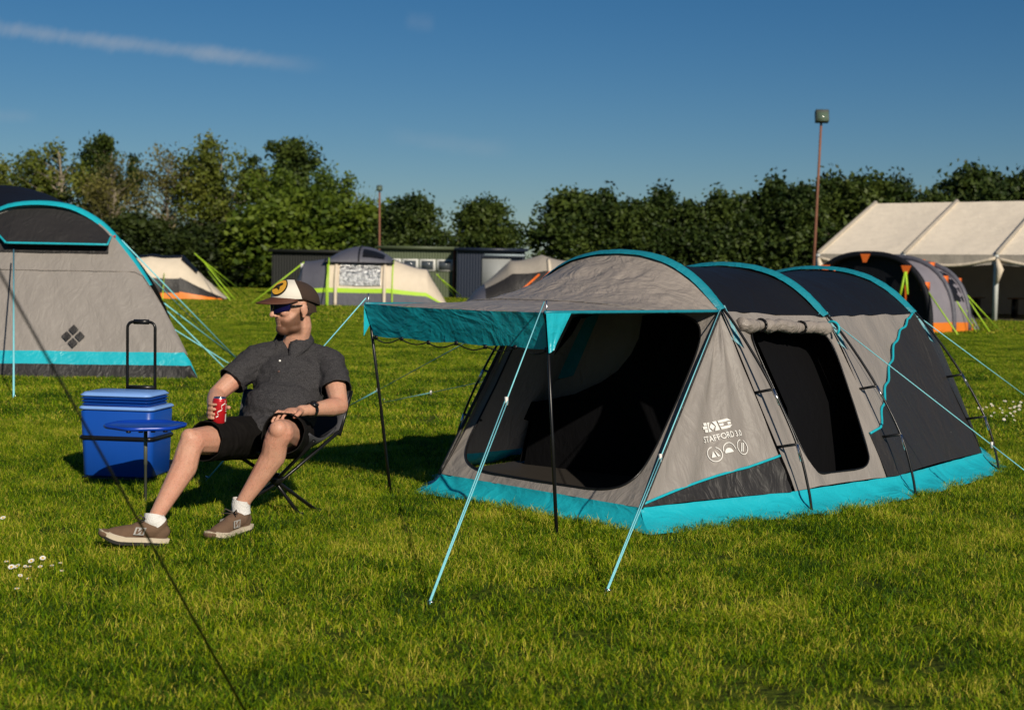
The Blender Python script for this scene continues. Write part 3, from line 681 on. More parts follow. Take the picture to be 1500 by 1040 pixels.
# cream and charcoal tent with orange base, beyond the big tent
def orange_tent():
    loc = G(262, 438); rz = radians(-82); T, S = side_tent('tunnel_tent', 'cream tent with black roof, bright orange ground band and lime guy lines', loc, rz, [(-2.6, 0, 1.5, 1.75), (-1.1, 0, 1.55, 1.9), (.15, 0, 1.5, 1.85), (2.0, 0, 1.35, .06)], None)
    w = wiggle(2, .03, 4, 1)
    for b0, b1, m, nm in ((0, .05, ORANGE, 'orange_band'), (.05, .16, DARK, 'ground_flap'), (.16, .36, CREAM, 'wall'), (.36, .64, NAVY, 'roof'), (.64, .84, CREAM, 'wall'), (.84, .95, DARK, 'ground_flap'), (.95, 1, ORANGE, 'orange_band')):
        mesh(nm, patch(S, 0, .667, b0, b1, 18, 6, disp=w), m, T)
    end = lambda a, b: S(.667+.333*a, b)
    for b0, b1, m, nm in ((0, .06, ORANGE, 'orange_band'), (.94, 1, ORANGE, 'orange_band'), (.06, .17, DARK, 'ground_flap'), (.83, .94, DARK, 'ground_flap'), (.17, .83, CREAM, 'end_wall')):
        mesh(nm, patch(end, 0, 1, b0, b1, 10, 10 if b1-b0 > .2 else 3, disp=w), m, T)
    mesh('hood', patch(end, 0, .34, .33, .67, 8, 10, off=-.03), NAVY, T)
    mesh('orange_trim', patch(S, .0, .24, .335, .365, 8, 2, off=-.03), ORANGEM, T)
    mesh('end_wall', patch(cap(S.hp[0], -3.3, .9), 0, 1, 0, 1, 6, 20), DARK, T)
    L = local(loc, rz)
    hpz = [S(.5, .8), S(.667, .3), S(.667, .38), S(.75, .3), S(.85, .3)]
    ropes(T, [(hpz[0], L(G(238, 440))), (L(W(285, 371, loc.y-1)), L(G(352, 436))), (L(W(300, 386, loc.y-1)), L(G(345, 440))), (L(W(305, 398, loc.y-1)), L(G(338, 441))), (L(W(290, 376, loc.y-1)), L(G(366, 436)))], LIME, .022)
orange_tent()
# dome tent with foil window
def dome_tent():
    loc = G(530, 447); rz = radians(-88); T = thing('family_tent', 'cream family tent with purple-grey dome roof and shiny foil window', 'tent', loc, rz); L = local(loc, rz)
    S = tunnel([(-2.1, 0, 1.9, 1.65), (-1.15, 0, 2.1, 1.78), (1.15, 0, 2.1, 1.78), (2.5, .1, 1.7, 1.42), (3.3, .1, 1.5, .05)], 3.6)
    w = wiggle(5, .04, 5, 1)
    for b0, b1, m, nm in ((0, .075, SLATE, 'ground_flap'), (.075, .10, LIME, 'lime_piping'), (.10, .36, CREAM, 'wall'), (.36, .64, SLATE, 'roof'), (.64, .90, CREAM, 'wall'), (.90, .925, LIME, 'lime_piping'), (.925, 1, SLATE, 'ground_flap')):
        mesh(nm, patch(S, .25, 1, b0, b1, 30, 8, disp=w), m, T)
        mesh(nm, patch(S, 0, .25, b0, b1, 8, 8, disp=w), {CREAM: SLATE}.get(m, m), T)  # left section: cream walls coloured slate to stand in for shade
    mesh('end_wall', patch(cap(S.hp[0], -2.6, .92), 0, 1, 0, 1, 6, 20), SLATE, T)
    dome = lambda a, b: Vector((1.9*cos(pi*(1-b))*(1-.0*a), -1.3+2.6*a, 1.62+.62*sin(pi*b)*sin(pi*a)**.7))
    mesh('dome_roof', patch(dome, 0, 1, 0, 1, 24, 24), LILAC if False else SLATE, T)
    mesh('roof_window', patch(dome, .55, .86, .70, .90, 8, 8, off=-.012), NAVY, T)
    for a in (.02, .5, .98): mesh('pole_sleeve', tube([dome(a, b/16)+Vector((0, 0, .03)) for b in range(17)], .03, 5), NAVY, T)
    # near side is the left foot (b small) since the tunnel runs to the right
    foil, n, l, p = newmat('foil_window'); p.inputs['Metallic'].default_value = 1; p.inputs['Roughness'].default_value = .38; p.inputs['Base Color'].default_value = (.9, .9, .9, 1)
    tc = n.new('ShaderNodeTexCoord'); nz = n.new('ShaderNodeTexNoise'); nz.inputs['Scale'].default_value = 7; nz.inputs['Detail'].default_value = 5; l.new(tc.outputs['Object'], nz.inputs['Vector'])
    bp = n.new('ShaderNodeBump'); bp.inputs['Strength'].default_value = 1; bp.inputs['Distance'].default_value = .22; l.new(nz.outputs['Fac'], bp.inputs['Height']); l.new(bp.outputs[0], p.inputs['Normal'])
    side = 0
    Sm = lambda a, b: S(a, b)
    mesh('window', patch(Sm, .30, .465, .70, .885, 12, 10, off=-.05), foil, T)
    mesh('window_blind', patch(Sm, .295, .47, .655, .70, 10, 3, off=-.06), SLATE, T)
    for a in (.25, .285, .48, .52): mesh('lime_trim', tube([S(a, b)+Vector((.05, 0, 0)) for b in [1-i/20*.36 for i in range(21)]], .03 if a in (.25, .52) else .07, 5), LIME if a in (.25, .52) else CREAM, T)
    ropes(T, [(L(W(446, 384, loc.y-.5)), L(G(368, 445))), (L(W(482, 378, loc.y-2)), L(G(480, 449))), (L(W(640, 402, loc.y-1)), L(G(668, 436))), (L(W(648, 410, loc.y-1)), L(G(678, 436)))], LIME, .025)
    mesh('toggle_pouch', box(L(W(443, 391, loc.y-.5)), (.1, .12, .25)), PRINT, T)
dome_tent()
# cream and dark awning tent behind the canopy
def mesh_tent():
    loc = G(800, 452); loc = W(800, 440, 50); loc.z = 0; rz = radians(-86); T, S = side_tent('tunnel_tent', 'dark mesh sided tent with cream scalloped roof and orange poles', loc, rz, [(-2.2, 0, 1.7, .9), (-1.3, 0, 1.7, 1.75), (-.2, 0, 1.8, 1.95), (.9, 0, 1.8, 1.8), (1.7, 0, 1.8, 1.95), (3.2, 0, 1.6, 1.6)], None)
    w = wiggle(8, .04, 4, 1)
    for b0, b1, m, nm in ((0, .24, DARK, 'mesh_wall'), (.24, .76, CREAMD, 'roof'), (.76, 1, DARK, 'mesh_wall')):
        mesh(nm, patch(S, 0, 1, b0, b1, 30, 10, disp=w), m, T)
    mesh('end_wall', patch(cap(S.hp[0], -3.0, .9), 0, 1, 0, 1, 6, 20), SLATE, T)
    L = local(loc, rz)
    for p, q in (((806, 398), (770, 436)), ((806, 402), (795, 436)), ((800, 410), (785, 432)), ((790, 402), (752, 436))): mesh('orange_pole', tube([L(W(*p, loc.y-2.2)), L(W(*q, loc.y-2.6))], .035, 6), ORANGEM, T)
    mesh('cream_pole', tube([S(.43, b)+Vector((.06, 0, 0)) for b in [1-i/12*.36 for i in range(13)]], .07, 6), CREAM, T)
mesh_tent()
# slate inflatable tent with orange patches near the marquee
def slate_tent():
    loc = W(1268, 480, 35.5); loc.z = 0; rz = atan2(-.70, .72); T = thing('tunnel_tent', 'slate arched tent with orange patches and orange base before the marquee', 'tent', loc, rz); L = local(loc, rz)
    S = tunnel([(0, 0, 1.75, 1.86), (1.2, 0, 1.75, 1.82), (2.3, 0, 1.6, 1.7), (3.4, 0, 1.2, .9)], 2.5); w = wiggle(1, .03, 4, 1)
    for b0, b1, m, nm in ((0, .04, ORANGE, 'orange_band'), (.04, .42, LILAC, 'wall'), (.42, .6, SLATE, 'roof'), (.6, .955, LILAC, 'wall'), (.955, 1, ORANGE, 'orange_band')):
        mesh(nm, patch(S, 0, 1, b0, b1, 24, 8, disp=w), m, T)
    mesh('side_window', patch(S, .40, .60, .68, .86, 8, 8, off=-.02), NAVY, T)
    mesh('end_wall', patch(cap(S.hp[-1], 4.0, .9), 0, 1, 0, 1, 6, 20), LILAC, T)
    fa = lambda a, b: (lambda p: Vector((p.x*(1-.02*a), -.02-.25*a*0, p.z*(1-a))))(interp(S.hp[0], b))
    mesh('front_wall', patch(lambda a, b: fa(a, b)+Vector((0, .10, 0)), 0, 1, 0, 1, 10, 40), NAVY, T)
    for y, k in ((0, 1.0), (1.2, .99), (2.3, .93)):
        hp = S.hp[[0, 1.2, 2.3].index(y)]; mesh('air_beam', tube([p+Vector((0, -.02, .04)) for p in hp], .085 if y == 0 else .07, 8), SLATE if y else NAVY, T)
    def tri(b, dz=0):
        p = interp(S.hp[0], b)*1.0; p.y = -.12; return ([p+Vector((-.14, 0, .05)), p+Vector((.14, 0, .05)), p+Vector((.05, -.02, -.16)), p+Vector((-.05, -.02, -.16))], [(0, 1, 2, 3)])
    for b in (.24, .30, .5, .70): mesh('orange_patch', tri(b), ORANGEM, T, False)
    for b in (.31, .70): p = interp(S.hp[0], b); mesh('orange_strip', box(p+Vector((-.1 if b > .5 else .1, .05, -.5)), (.06, .03, .9)), ORANGEM, T)
    for a, b in ((.02, .80), (.36, .76), (.69, .74), (.38, .62), (.62, .60)): p = S(a, b); mesh('orange_patch', box(p+Vector((.03, 0, 0)), (.14, .2, .2)), ORANGEM, T)
    p0 = interp(S.hp[0], .70); mesh('lime_strap', tube([p0+Vector((0, -.14, -.1)), p0+Vector((-.12, -.2, -.75))], .035, 5), LIME, T); mesh('lime_strap', tube([p0+Vector((0, -.14, -.1)), p0+Vector((.1, -.2, -.65))], .03, 5), LIME, T)
    ropes(T, [(S(.02, .80), L(G(1404, 492))), (S(.36, .78), L(G(1430, 487))), (S(.69, .76), L(G(1450, 487))), (S(.69, .78), L(G(1464, 484))), (S(.5, .8), L(G(1434, 486)))], LIME, .018)
slate_tent()

# ------------------------------------------------------------ marquee
def marquee():
    E0, E1 = Vector((10.95, 51.2, 0)), Vector((16.06, 47.4, 0)); d = (E1-E0).normalized(); bayw = (E1-E0).length/2; pv = Vector((-d.y, d.x, 0))
    rz = atan2(d.y, d.x); T = thing('marquee', 'large cream frame marquee with open side and white posts', 'marquee', E0, rz)
    hw, he, hr, nb = 5.0, 2.2, 4.25, 5
    for i in range(nb):
        x0 = i*bayw
        S = lambda a, b, x0=x0: Vector((x0+bayw*a, hw*b, he+(hr-he)*b-.07*sin(pi*b)*sin(pi*a)))
        S_ = lambda a, b, x0=x0: Vector((x0+bayw*a, 2*hw-hw*b, he+(hr-he)*b-.07*sin(pi*b)*sin(pi*a)))
        for q in (S, S_): mesh('roof_panel', patch(q, na=14, nb=14, disp=lambda a, b: .02*noise.noise(Vector((a*4+i, b*3, 1)))), MARQ, T)
        val = lambda a, b, x0=x0: Vector((x0+bayw*a, -.05-.04*b, he-b*(.32+.10*sin(pi*a))))
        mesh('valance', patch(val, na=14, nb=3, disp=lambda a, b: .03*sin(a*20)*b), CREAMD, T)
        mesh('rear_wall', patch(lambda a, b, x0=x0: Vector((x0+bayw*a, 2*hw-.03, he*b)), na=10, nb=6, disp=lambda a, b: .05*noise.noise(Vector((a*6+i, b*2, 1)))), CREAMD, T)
        sw = lambda a, b, x0=x0: Vector((x0+bayw*a, -.10, he-.10-(.26*sin(pi*a)+.02)-.04*b))
        mesh('swag', tube([sw(k/12, 0) for k in range(13)], .055, 6), CREAM, T)
    for i in range(nb+1):
        x = i*bayw
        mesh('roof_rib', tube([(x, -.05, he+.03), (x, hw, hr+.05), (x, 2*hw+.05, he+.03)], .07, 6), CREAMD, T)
        for y in (0, 2*hw): mesh('post', box((x, y, he/2), (.14, .14, he)), mat('post_paint', (.52, .54, .52), .5), T)
        mesh('tied_curtain', tube([(x+.05, -.12, he-.15), (x+.16, -.15, he-.5), (x+.07, -.13, he-.95)], [.06, .13, .05], 8), CREAM, T)
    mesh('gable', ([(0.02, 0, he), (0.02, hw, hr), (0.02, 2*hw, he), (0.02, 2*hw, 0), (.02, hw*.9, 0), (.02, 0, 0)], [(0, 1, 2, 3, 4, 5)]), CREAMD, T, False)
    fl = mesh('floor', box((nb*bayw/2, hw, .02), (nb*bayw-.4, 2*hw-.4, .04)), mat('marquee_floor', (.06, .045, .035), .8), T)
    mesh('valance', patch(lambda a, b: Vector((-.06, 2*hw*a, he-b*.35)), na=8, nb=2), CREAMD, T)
    # furniture glimpsed inside
    for k in range(3):
        t = thing('trestle_table', 'brown trestle table standing inside the marquee', 'table', E0+d*(bayw*(1.1+k*.9))+pv*(4.5), rz, 'tables in the marquee')
        mesh('table_top', box((0, 0, .72), (1.8, .75, .05)), mat('brown_wood', (.16, .08, .04), .6), t)
        for sx in (-.75, .75): mesh('leg', box((sx, 0, .35), (.05, .6, .7)), POLE, t)
marquee()

# ------------------------------------------------------------ huts, lamps
def corrug(x0, x1, y, z0, z1, pitch=.15, amp=.02):
    n = int((x1-x0)/pitch*4); V, Fc = [], []
    for i in range(n+1):
        x = x0+(x1-x0)*i/n; yy = y+amp*sin(2*pi*x/pitch); V += [(x, yy, z0), (x, yy, z1)]
    for i in range(n): Fc.append((2*i, 2*i+2, 2*i+3, 2*i+1))
    return V, Fc
GREENP = mat('green_painted_steel', (.075, .095, .05), .5, bump=.1); NAVYP = mat('dark_blue_steel', (.012, .018, .035), .4); BLKP = mat('black_timber', (.010, .011, .010), .7)
def hut(name, label, pxa, pxb, Y, h, wallm, depth=3, rot=0, cor=True):
    A, B = W(pxa, 430, Y), W(pxb, 430, Y); w = (B-A).length
    T = thing(name, label, 'hut', (A.x, Y, 0), 0)
    if cor: mesh('front_wall', corrug(0, w, 0, 0, h), wallm, T)
    else: mesh('front_wall', box((w/2, .02, h/2), (w, .04, h)), wallm, T)
    for x in (.02, w-.02): mesh('side_wall', box((x, depth/2+.03, h/2), (.04, depth, h)), wallm, T)
    mesh('rear_wall', box((w/2, depth+.06, h/2), (w, .04, h)), wallm, T)
    rf = mesh('roof', box((w/2, depth/2, h+.06), (w+.3, depth+.5, .10)), mat('roof_felt', (.13, .14, .09), .8), T)
    mesh('fascia', box((w/2, -.27, h+.03), (w+.32, .03, .16)), wallm, T)
    return T, w
hut('storage_hut', 'long low black hut under the left trees', 398, 553, 78, 2.35, BLKP, 3)
T, w = hut('corrugated_hut', 'green corrugated hut with a row of small windows', 556, 666, 76, 2.6, GREENP, 3)
for k in range(4):
    f = mesh('window', box((.35+k*.92+.35, -.05, 1.72), (.86, .06, .62)), mat('white_frame', (.6, .6, .57), .5), T)
    mesh('pane', box((.35+k*.92+.35, -.09, 1.72), (.62, .03, .46)), mat('window_glass', (.06, .07, .08), .1, spec=.8), f)
mesh('downpipe', tube([(w-.05, -.1, 0), (w-.05, -.1, 2.5)], .07, 6), mat('rust_pipe', (.16, .06, .03), .8), T)
T, w = hut('storage_container', 'dark blue storage container with a pale grey door panel', 669, 768, 75, 2.55, NAVYP, 3)
mesh('door_panel', bevel(box and mesh('door_panel', box((w*.58, -.08, 1.05), (1.5, .05, 2.1)), mat('grey_door', (.26, .27, .27), .6), T)).data and ([], []), None, T) if False else mesh('door_panel', box((w*.58, -.08, 1.05), (1.5, .05, 2.1)), mat('grey_door', (.26, .27, .27), .6), T)
mesh('fascia_stripe', box((w*.7, -.30, 2.3), (w*.6, .02, .10)), mat('pale_blue_paint', (.3, .36, .4), .5), T)
RUST = mat('rusty_steel', (.20, .085, .05), .8, var=.35, scale=3)
def lamp(label, base, top, hs, face):
    T = thing('floodlight_mast', label, 'lamp post', base, 0, None); t = Vector(top)-Vector(base)
    mesh('mast', tube([(0, 0, -.1), t*.5, t], [.075, .06, .05], 8), RUST, T)
    hd = mesh('lamp_head', box(t+Vector((0, -.1, hs*.35)), (hs, hs*.55, hs*.95), Matrix.Rotation(radians(-14), 3, 'X')), mat('lamp_housing', (.03, .04, .035), .5), T); bevel(hd, .03)
    mesh('lens', box(t+Vector((0, -.1-hs*.30, hs*.30)), (hs*.82, .03, hs*.72), Matrix.Rotation(radians(-14), 3, 'X')), mat('lamp_glass', (.10, .14, .10), .15, spec=.8), T)
    mesh('bracket', tube([t+Vector((-.2*hs, 0, -.02)), t+Vector((.35*hs, 0, -.02)), t+Vector((.45*hs, 0, .12))], .03, 6), POLE, T)
    return T
b = W(1190, 400, 60); b.z = 0; lamp('tall leaning rusty mast with floodlight beside the marquee', b, W(1203, 178, 60), .55, 0)
b = W(556, 420, 80); b.z = 0; t_ = W(556, 279, 80); L2 = lamp('slim rusty floodlight mast behind the huts', b, t_, .32, 0)

# ------------------------------------------------------------ trees
def leafmat(name, c0, c1, c2):
    m, n, l, p = newmat(name); at = n.new('ShaderNodeAttribute'); at.attribute_name = 'tint'
    r = n.new('ShaderNodeValToRGB'); e = r.color_ramp.elements; e[0].color = c0+(1,); e[1].color = c2+(1,); x = e.new(.5); x.color = c1+(1,)
    oi = n.new('ShaderNodeObjectInfo'); k = n.new('ShaderNodeMath'); k.operation = 'MULTIPLY_ADD'; l.new(oi.outputs['Random'], k.inputs[0]); k.inputs[1].default_value = .3; l.new(at.outputs['Fac'], k.inputs[2])
    k2 = n.new('ShaderNodeMath'); k2.operation = 'SUBTRACT'; l.new(k.outputs[0], k2.inputs[0]); k2.inputs[1].default_value = .15
    l.new(k2.outputs[0], r.inputs[0]); l.new(r.outputs[0], p.inputs['Base Color']); p.inputs['Roughness'].default_value = .55; p.inputs['Specular IOR Level'].default_value = .25
    tr = n.new('ShaderNodeBsdfTranslucent'); l.new(r.outputs[0], tr.inputs['Color']); ms = n.new('ShaderNodeMixShader'); ms.inputs[0].default_value = .22
    l.new(p.outputs[0], ms.inputs[1]); l.new(tr.outputs[0], ms.inputs[2]); l.new(ms.outputs[0], n['Material Output'].inputs['Surface'])
    return m
LOLIVE = leafmat('olive_leaves', (.040, .058, .008), (.100, .125, .015), (.18, .19, .030))
LGREEN = leafmat('green_leaves', (.020, .042, .004), (.062, .100, .008), (.12, .165, .015))
LBROWN = leafmat('budding_leaves', (.052, .052, .012), (.115, .108, .025), (.19, .17, .045))
LDARK = leafmat('dark_evergreen', (.010, .022, .005), (.030, .052, .009), (.075, .105, .017))
LUNDER = leafmat('shaded_undergrowth', (.006, .012, .003), (.016, .028, .006), (.040, .058, .010))  # leaf colours darkened to stand in for shade below the trees
BARK = mat('bark', (.26, .22, .16), .9, var=.3, scale=4)
def crown(seed, R, H, z0, clusters, per, leaf, m, spread, shape='round', gap=.25, shoots=0):
    rd = np.random.default_rng(seed); V, Fc, T, br = [], [], [], []
    for c in range(clusters):
        for _ in range(40):
            p = rd.normal(size=3); p /= np.linalg.norm(p); rr = rd.random()**.42
            if shape == 'round': q = np.array([p[0]*R, p[1]*R, p[2]*H/2])*rr; q[2] += z0+H/2
            else:
                t = rd.random()**.85; prof = (1-t**2.6)*.55+.45*(1-t) if shape == 'hedge' else sqrt(max(0, 1-(2*t-1)**2)); a = rd.random()*2*pi; k = R*prof*rd.random()**.4; q = np.array([cos(a)*k, sin(a)*k, z0+H*t])
            nz = noise.noise(Vector((q[0]*.35+seed, q[1]*.35, q[2]*.35)))
            if nz > -gap: break
        br.append(q); tc = .5+.9*noise.noise(Vector((q[0]*.5, q[1]*.5, q[2]*.5+seed)))
        n = int(per*rd.uniform(.6, 1.4)); sp = spread*rd.uniform(.6, 1.3)
        up = 1.6 if shape == 'hedge' else .8
        pts = q+rd.normal(size=(n, 3))*np.array([sp, sp, sp*up])*.55
        for x in pts:
            if x[2] < .1: x[2] = .1+abs(rd.normal())*.3
            a = rd.normal(size=3); a /= np.linalg.norm(a); b = np.cross(a, rd.normal(size=3)); b /= np.linalg.norm(b); s = leaf*rd.uniform(.6, 1.3); k = len(V)
            V += [x-a*s*.5, x+b*s*.28, x+a*s*.5, x-b*s*.28]; Fc.append((k, k+1, k+2, k+3)); T += [min(1, max(0, tc+rd.normal()*.16))]*4
    for c in range(shoots):        # thin upright shoots make the top ragged
        a0 = rd.random()*2*pi; k0 = R*.75*sqrt(rd.random()); top = z0+H*(1-.35*(k0/R)**2)*.93; hh = rd.uniform(.6, 1.5)
        for i in range(34):
            t = rd.random(); x = np.array([cos(a0)*k0, sin(a0)*k0, top+hh*t])+rd.normal(size=3)*np.array([.16, .16, .05])*(1.15-t)
            a = rd.normal(size=3); a[2] += .8; a /= np.linalg.norm(a); b = np.cross(a, rd.normal(size=3)); b /= np.linalg.norm(b); s = leaf*rd.uniform(.5, 1); k = len(V)
            V += [x-a*s*.5, x+b*s*.28, x+a*s*.5, x-b*s*.28]; Fc.append((k, k+1, k+2, k+3)); T += [min(1, max(0, .65+rd.normal()*.2))]*4
    me = bpy.data.meshes.new('crown'); me.from_pydata([tuple(v) for v in V], [], Fc); me.materials.append(m)
    at = me.attributes.new('tint', 'FLOAT', 'POINT'); at.data.foreach_set('value', T)
    return me, br
def trunk(seed, H, br, r0, z_low, nbr, bend=.4):
    rd = random.Random(seed); sp = spline([Vector((0, 0, -.2)), Vector((rd.uniform(-bend, bend), rd.uniform(-bend, bend), H*.35)), Vector((rd.uniform(-bend, bend), rd.uniform(-bend, bend), H*.7)), Vector((rd.uniform(-bend, bend)*2, 0, H*.95))], 6)
    n = len(sp); parts = [tube(sp, [r0*(1-.88*i/(n-1)) for i in range(n)], 8)]
    for q in rd.sample(list(range(len(br))), min(nbr, len(br))):
        q = Vector(br[q]); zt = max(z_low, min(H*.85, q.z-Vector((q.x, q.y)).length*.7)); i = min(n-1, max(1, int(zt/H*(n-1)))); s = sp[i]
        mid = s.lerp(q, .5)+Vector((rd.uniform(-.4, .4), rd.uniform(-.4, .4), rd.uniform(-.1, .5)))
        r = r0*.32*(1-.6*i/n); c = spline([s, mid, q+(q-mid)*.35], 3); parts.append(tube(c, [r*(1-.85*k/(len(c)-1)) for k in range(len(c))], 5, False))
    V, Fc = join(*parts); me = bpy.data.meshes.new('trunk'); me.from_pydata([tuple(v) for v in V], [], Fc); me.materials.append(BARK); me.polygons.foreach_set('use_smooth', [True]*len(Fc)); return me
KINDS = {}
def kind(k, H, *a, **kw):
    tr = kw.pop('tr'); me, br = crown(*a, **kw); KINDS[k] = (H, me, trunk(a[0], H, br, *tr))
kind('olive', 12, 11, 4.0, 10.5, 1.6, 150, 80, .36, LOLIVE, 1.0, gap=.05, tr=(.26, 2.0, 120))
kind('green', 11, 12, 3.8, 10.4, .9, 150, 95, .38, LGREEN, 1.0, gap=.1, tr=(.22, 2.0, 40))
kind('brown', 12, 13, 4.0, 10.6, 1.4, 150, 46, .32, LBROWN, 1.1, gap=.08, tr=(.26, 2.0, 150))
kind('ivy', 12, 14, 3.0, 9.8, 2.4, 110, 100, .40, LDARK, .8, gap=.05, tr=(.24, 3, 40))
kind('bare', 9.5, 15, 2.6, 8.4, 1.4, 60, 26, .22, LOLIVE, 1.1, gap=.2, tr=(.16, 2, 58))
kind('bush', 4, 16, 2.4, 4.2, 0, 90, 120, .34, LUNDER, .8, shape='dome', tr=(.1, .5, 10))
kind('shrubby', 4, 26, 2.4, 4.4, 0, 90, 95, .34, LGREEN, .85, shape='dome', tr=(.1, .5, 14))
kind('conifer', 6, 17, 2.1, 6.0, .1, 130, 110, .30, LDARK, .62, shape='hedge', shoots=14, tr=(.14, .5, 16))
kind('conifer2', 6, 18, 2.4, 5.9, .1, 140, 110, .30, LDARK, .7, shape='dome', shoots=16, tr=(.14, .5, 16))
def tree(name, label, k, px, ytop, Y, wscale=1., group=None, rz=None):
    H, cm, tm = KINDS[k]; b = W(px, 400, Y); b.z = 0; h = W(px, ytop, Y).z; s = h/(H+.4)
    T = thing(name, label, 'tree', b, random.random()*6.28 if rz is None else rz, group)
    for nm, me in (('crown', cm), ('trunk', tm)):
        o = bpy.data.objects.new(nm, me); C.objects.link(o); o.parent = T; o.scale = (s*wscale, s*wscale, s)
gA = 'broadleaf trees beyond the huts'
for px, yt, Y, ws, k, lb in ((20, 232, 118, 1.0, 'olive', 'olive green tree at the open end of the tree line behind the big grey tent'), (85, 205, 115, 1.1, 'olive', 'broad olive tree rising behind the big grey tent roof'),
        (160, 192, 124, .8, 'ivy', 'dark pointed tree top standing up behind the olive trees'), (165, 228, 112, .95, 'brown', 'brownish budding tree above the big grey tent'),
        (245, 214, 114, .95, 'brown', 'twiggy brown tree with bare branches behind the orange banded tent'), (325, 196, 114, .95, 'olive', 'tallest olive tree with pale trunk showing, between twiggy tree and ivy tree'),
        (412, 196, 122, 1.05, 'ivy', 'dark ivy covered tree top rising behind bright green tree'), (405, 246, 110, 1.05, 'green', 'bright green rounded tree in front of the ivy covered tree'),
        (478, 245, 112, .9, 'green', 'green tree beside the slim floodlight mast'), (528, 268, 112, .8, 'bare', 'thin half bare tree beside the slim floodlight mast')):
    tree('broadleaf_tree', lb, k, px, yt, Y, ws, gA)
for px, yt, Y in ((40, 338, 106), (120, 330, 107), (200, 322, 106), (275, 336, 105)):
    tree('bush', 'undergrowth bush with painted-in shade under the broadleaf trees', 'bush', px, yt, Y, 1.25, 'undergrowth below the trees')
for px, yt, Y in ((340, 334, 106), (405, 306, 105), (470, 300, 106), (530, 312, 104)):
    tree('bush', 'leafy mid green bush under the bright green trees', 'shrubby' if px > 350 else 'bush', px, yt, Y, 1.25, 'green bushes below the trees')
tree('evergreen_tree', 'rounded dark evergreen behind the green corrugated hut', 'conifer2', 606, 290, 95, 1.0)
tree('evergreen_tree', 'rounded dark evergreen behind the blue container', 'conifer2', 708, 294, 95, 1.05)
tree('shrub', 'small leafless shrub in the gap beside the blue container', 'bare', 795, 348, 90, .9)
gH = 'tall dark hedge trees'
HR = [(838, 284, 1.15), (885, 296, 1.0), (925, 298, 1.0), (968, 292, 1.0), (1008, 300, .95), (1050, 298, 1.0), (1092, 290, .95), (1132, 280, 1.0), (1172, 276, .95), (1215, 276, 1.0), (1262, 262, 1.05), (1312, 280, .9), (1362, 286, .9)]
HL = ['broad one at the end facing the huts', 'next after the broad end tree', 'behind the mesh sided tent roof', 'behind the front arch of the main tent', 'just past the front arch of the main tent', 'behind the dip before the second arch',
      'behind the second arch of the main tent', 'between the second and third arches', 'just before the leaning mast', 'just behind the leaning mast', 'tall spiky one between leaning mast and marquee', 'low one peeping over the marquee roof end', 'hidden low behind the marquee ridge']
for i, (px, yt, ws) in enumerate(HR):
    tree('hedge_tree', 'dark hedge tree in the tall row, '+HL[i], 'conifer' if i % 2 else 'conifer2', px, yt, 80-.6*(i % 3), ws*1.12, gH)
tree('evergreen_tree', 'dark evergreen tree rising above the marquee ridge', 'conifer2', 1420, 250, 84, 1.0, None)
tree('evergreen_tree', 'dark evergreen tree behind the marquee past the ridge tree', 'conifer2', 1500, 258, 84, 1.0, None)
for i, px in enumerate((1450, 1560)): tree('hedge_tree', 'dark hedge tree in the tall row, hidden behind the marquee roof '+('middle', 'far end')[i], 'conifer', px, 290, 80, 1.1, gH)

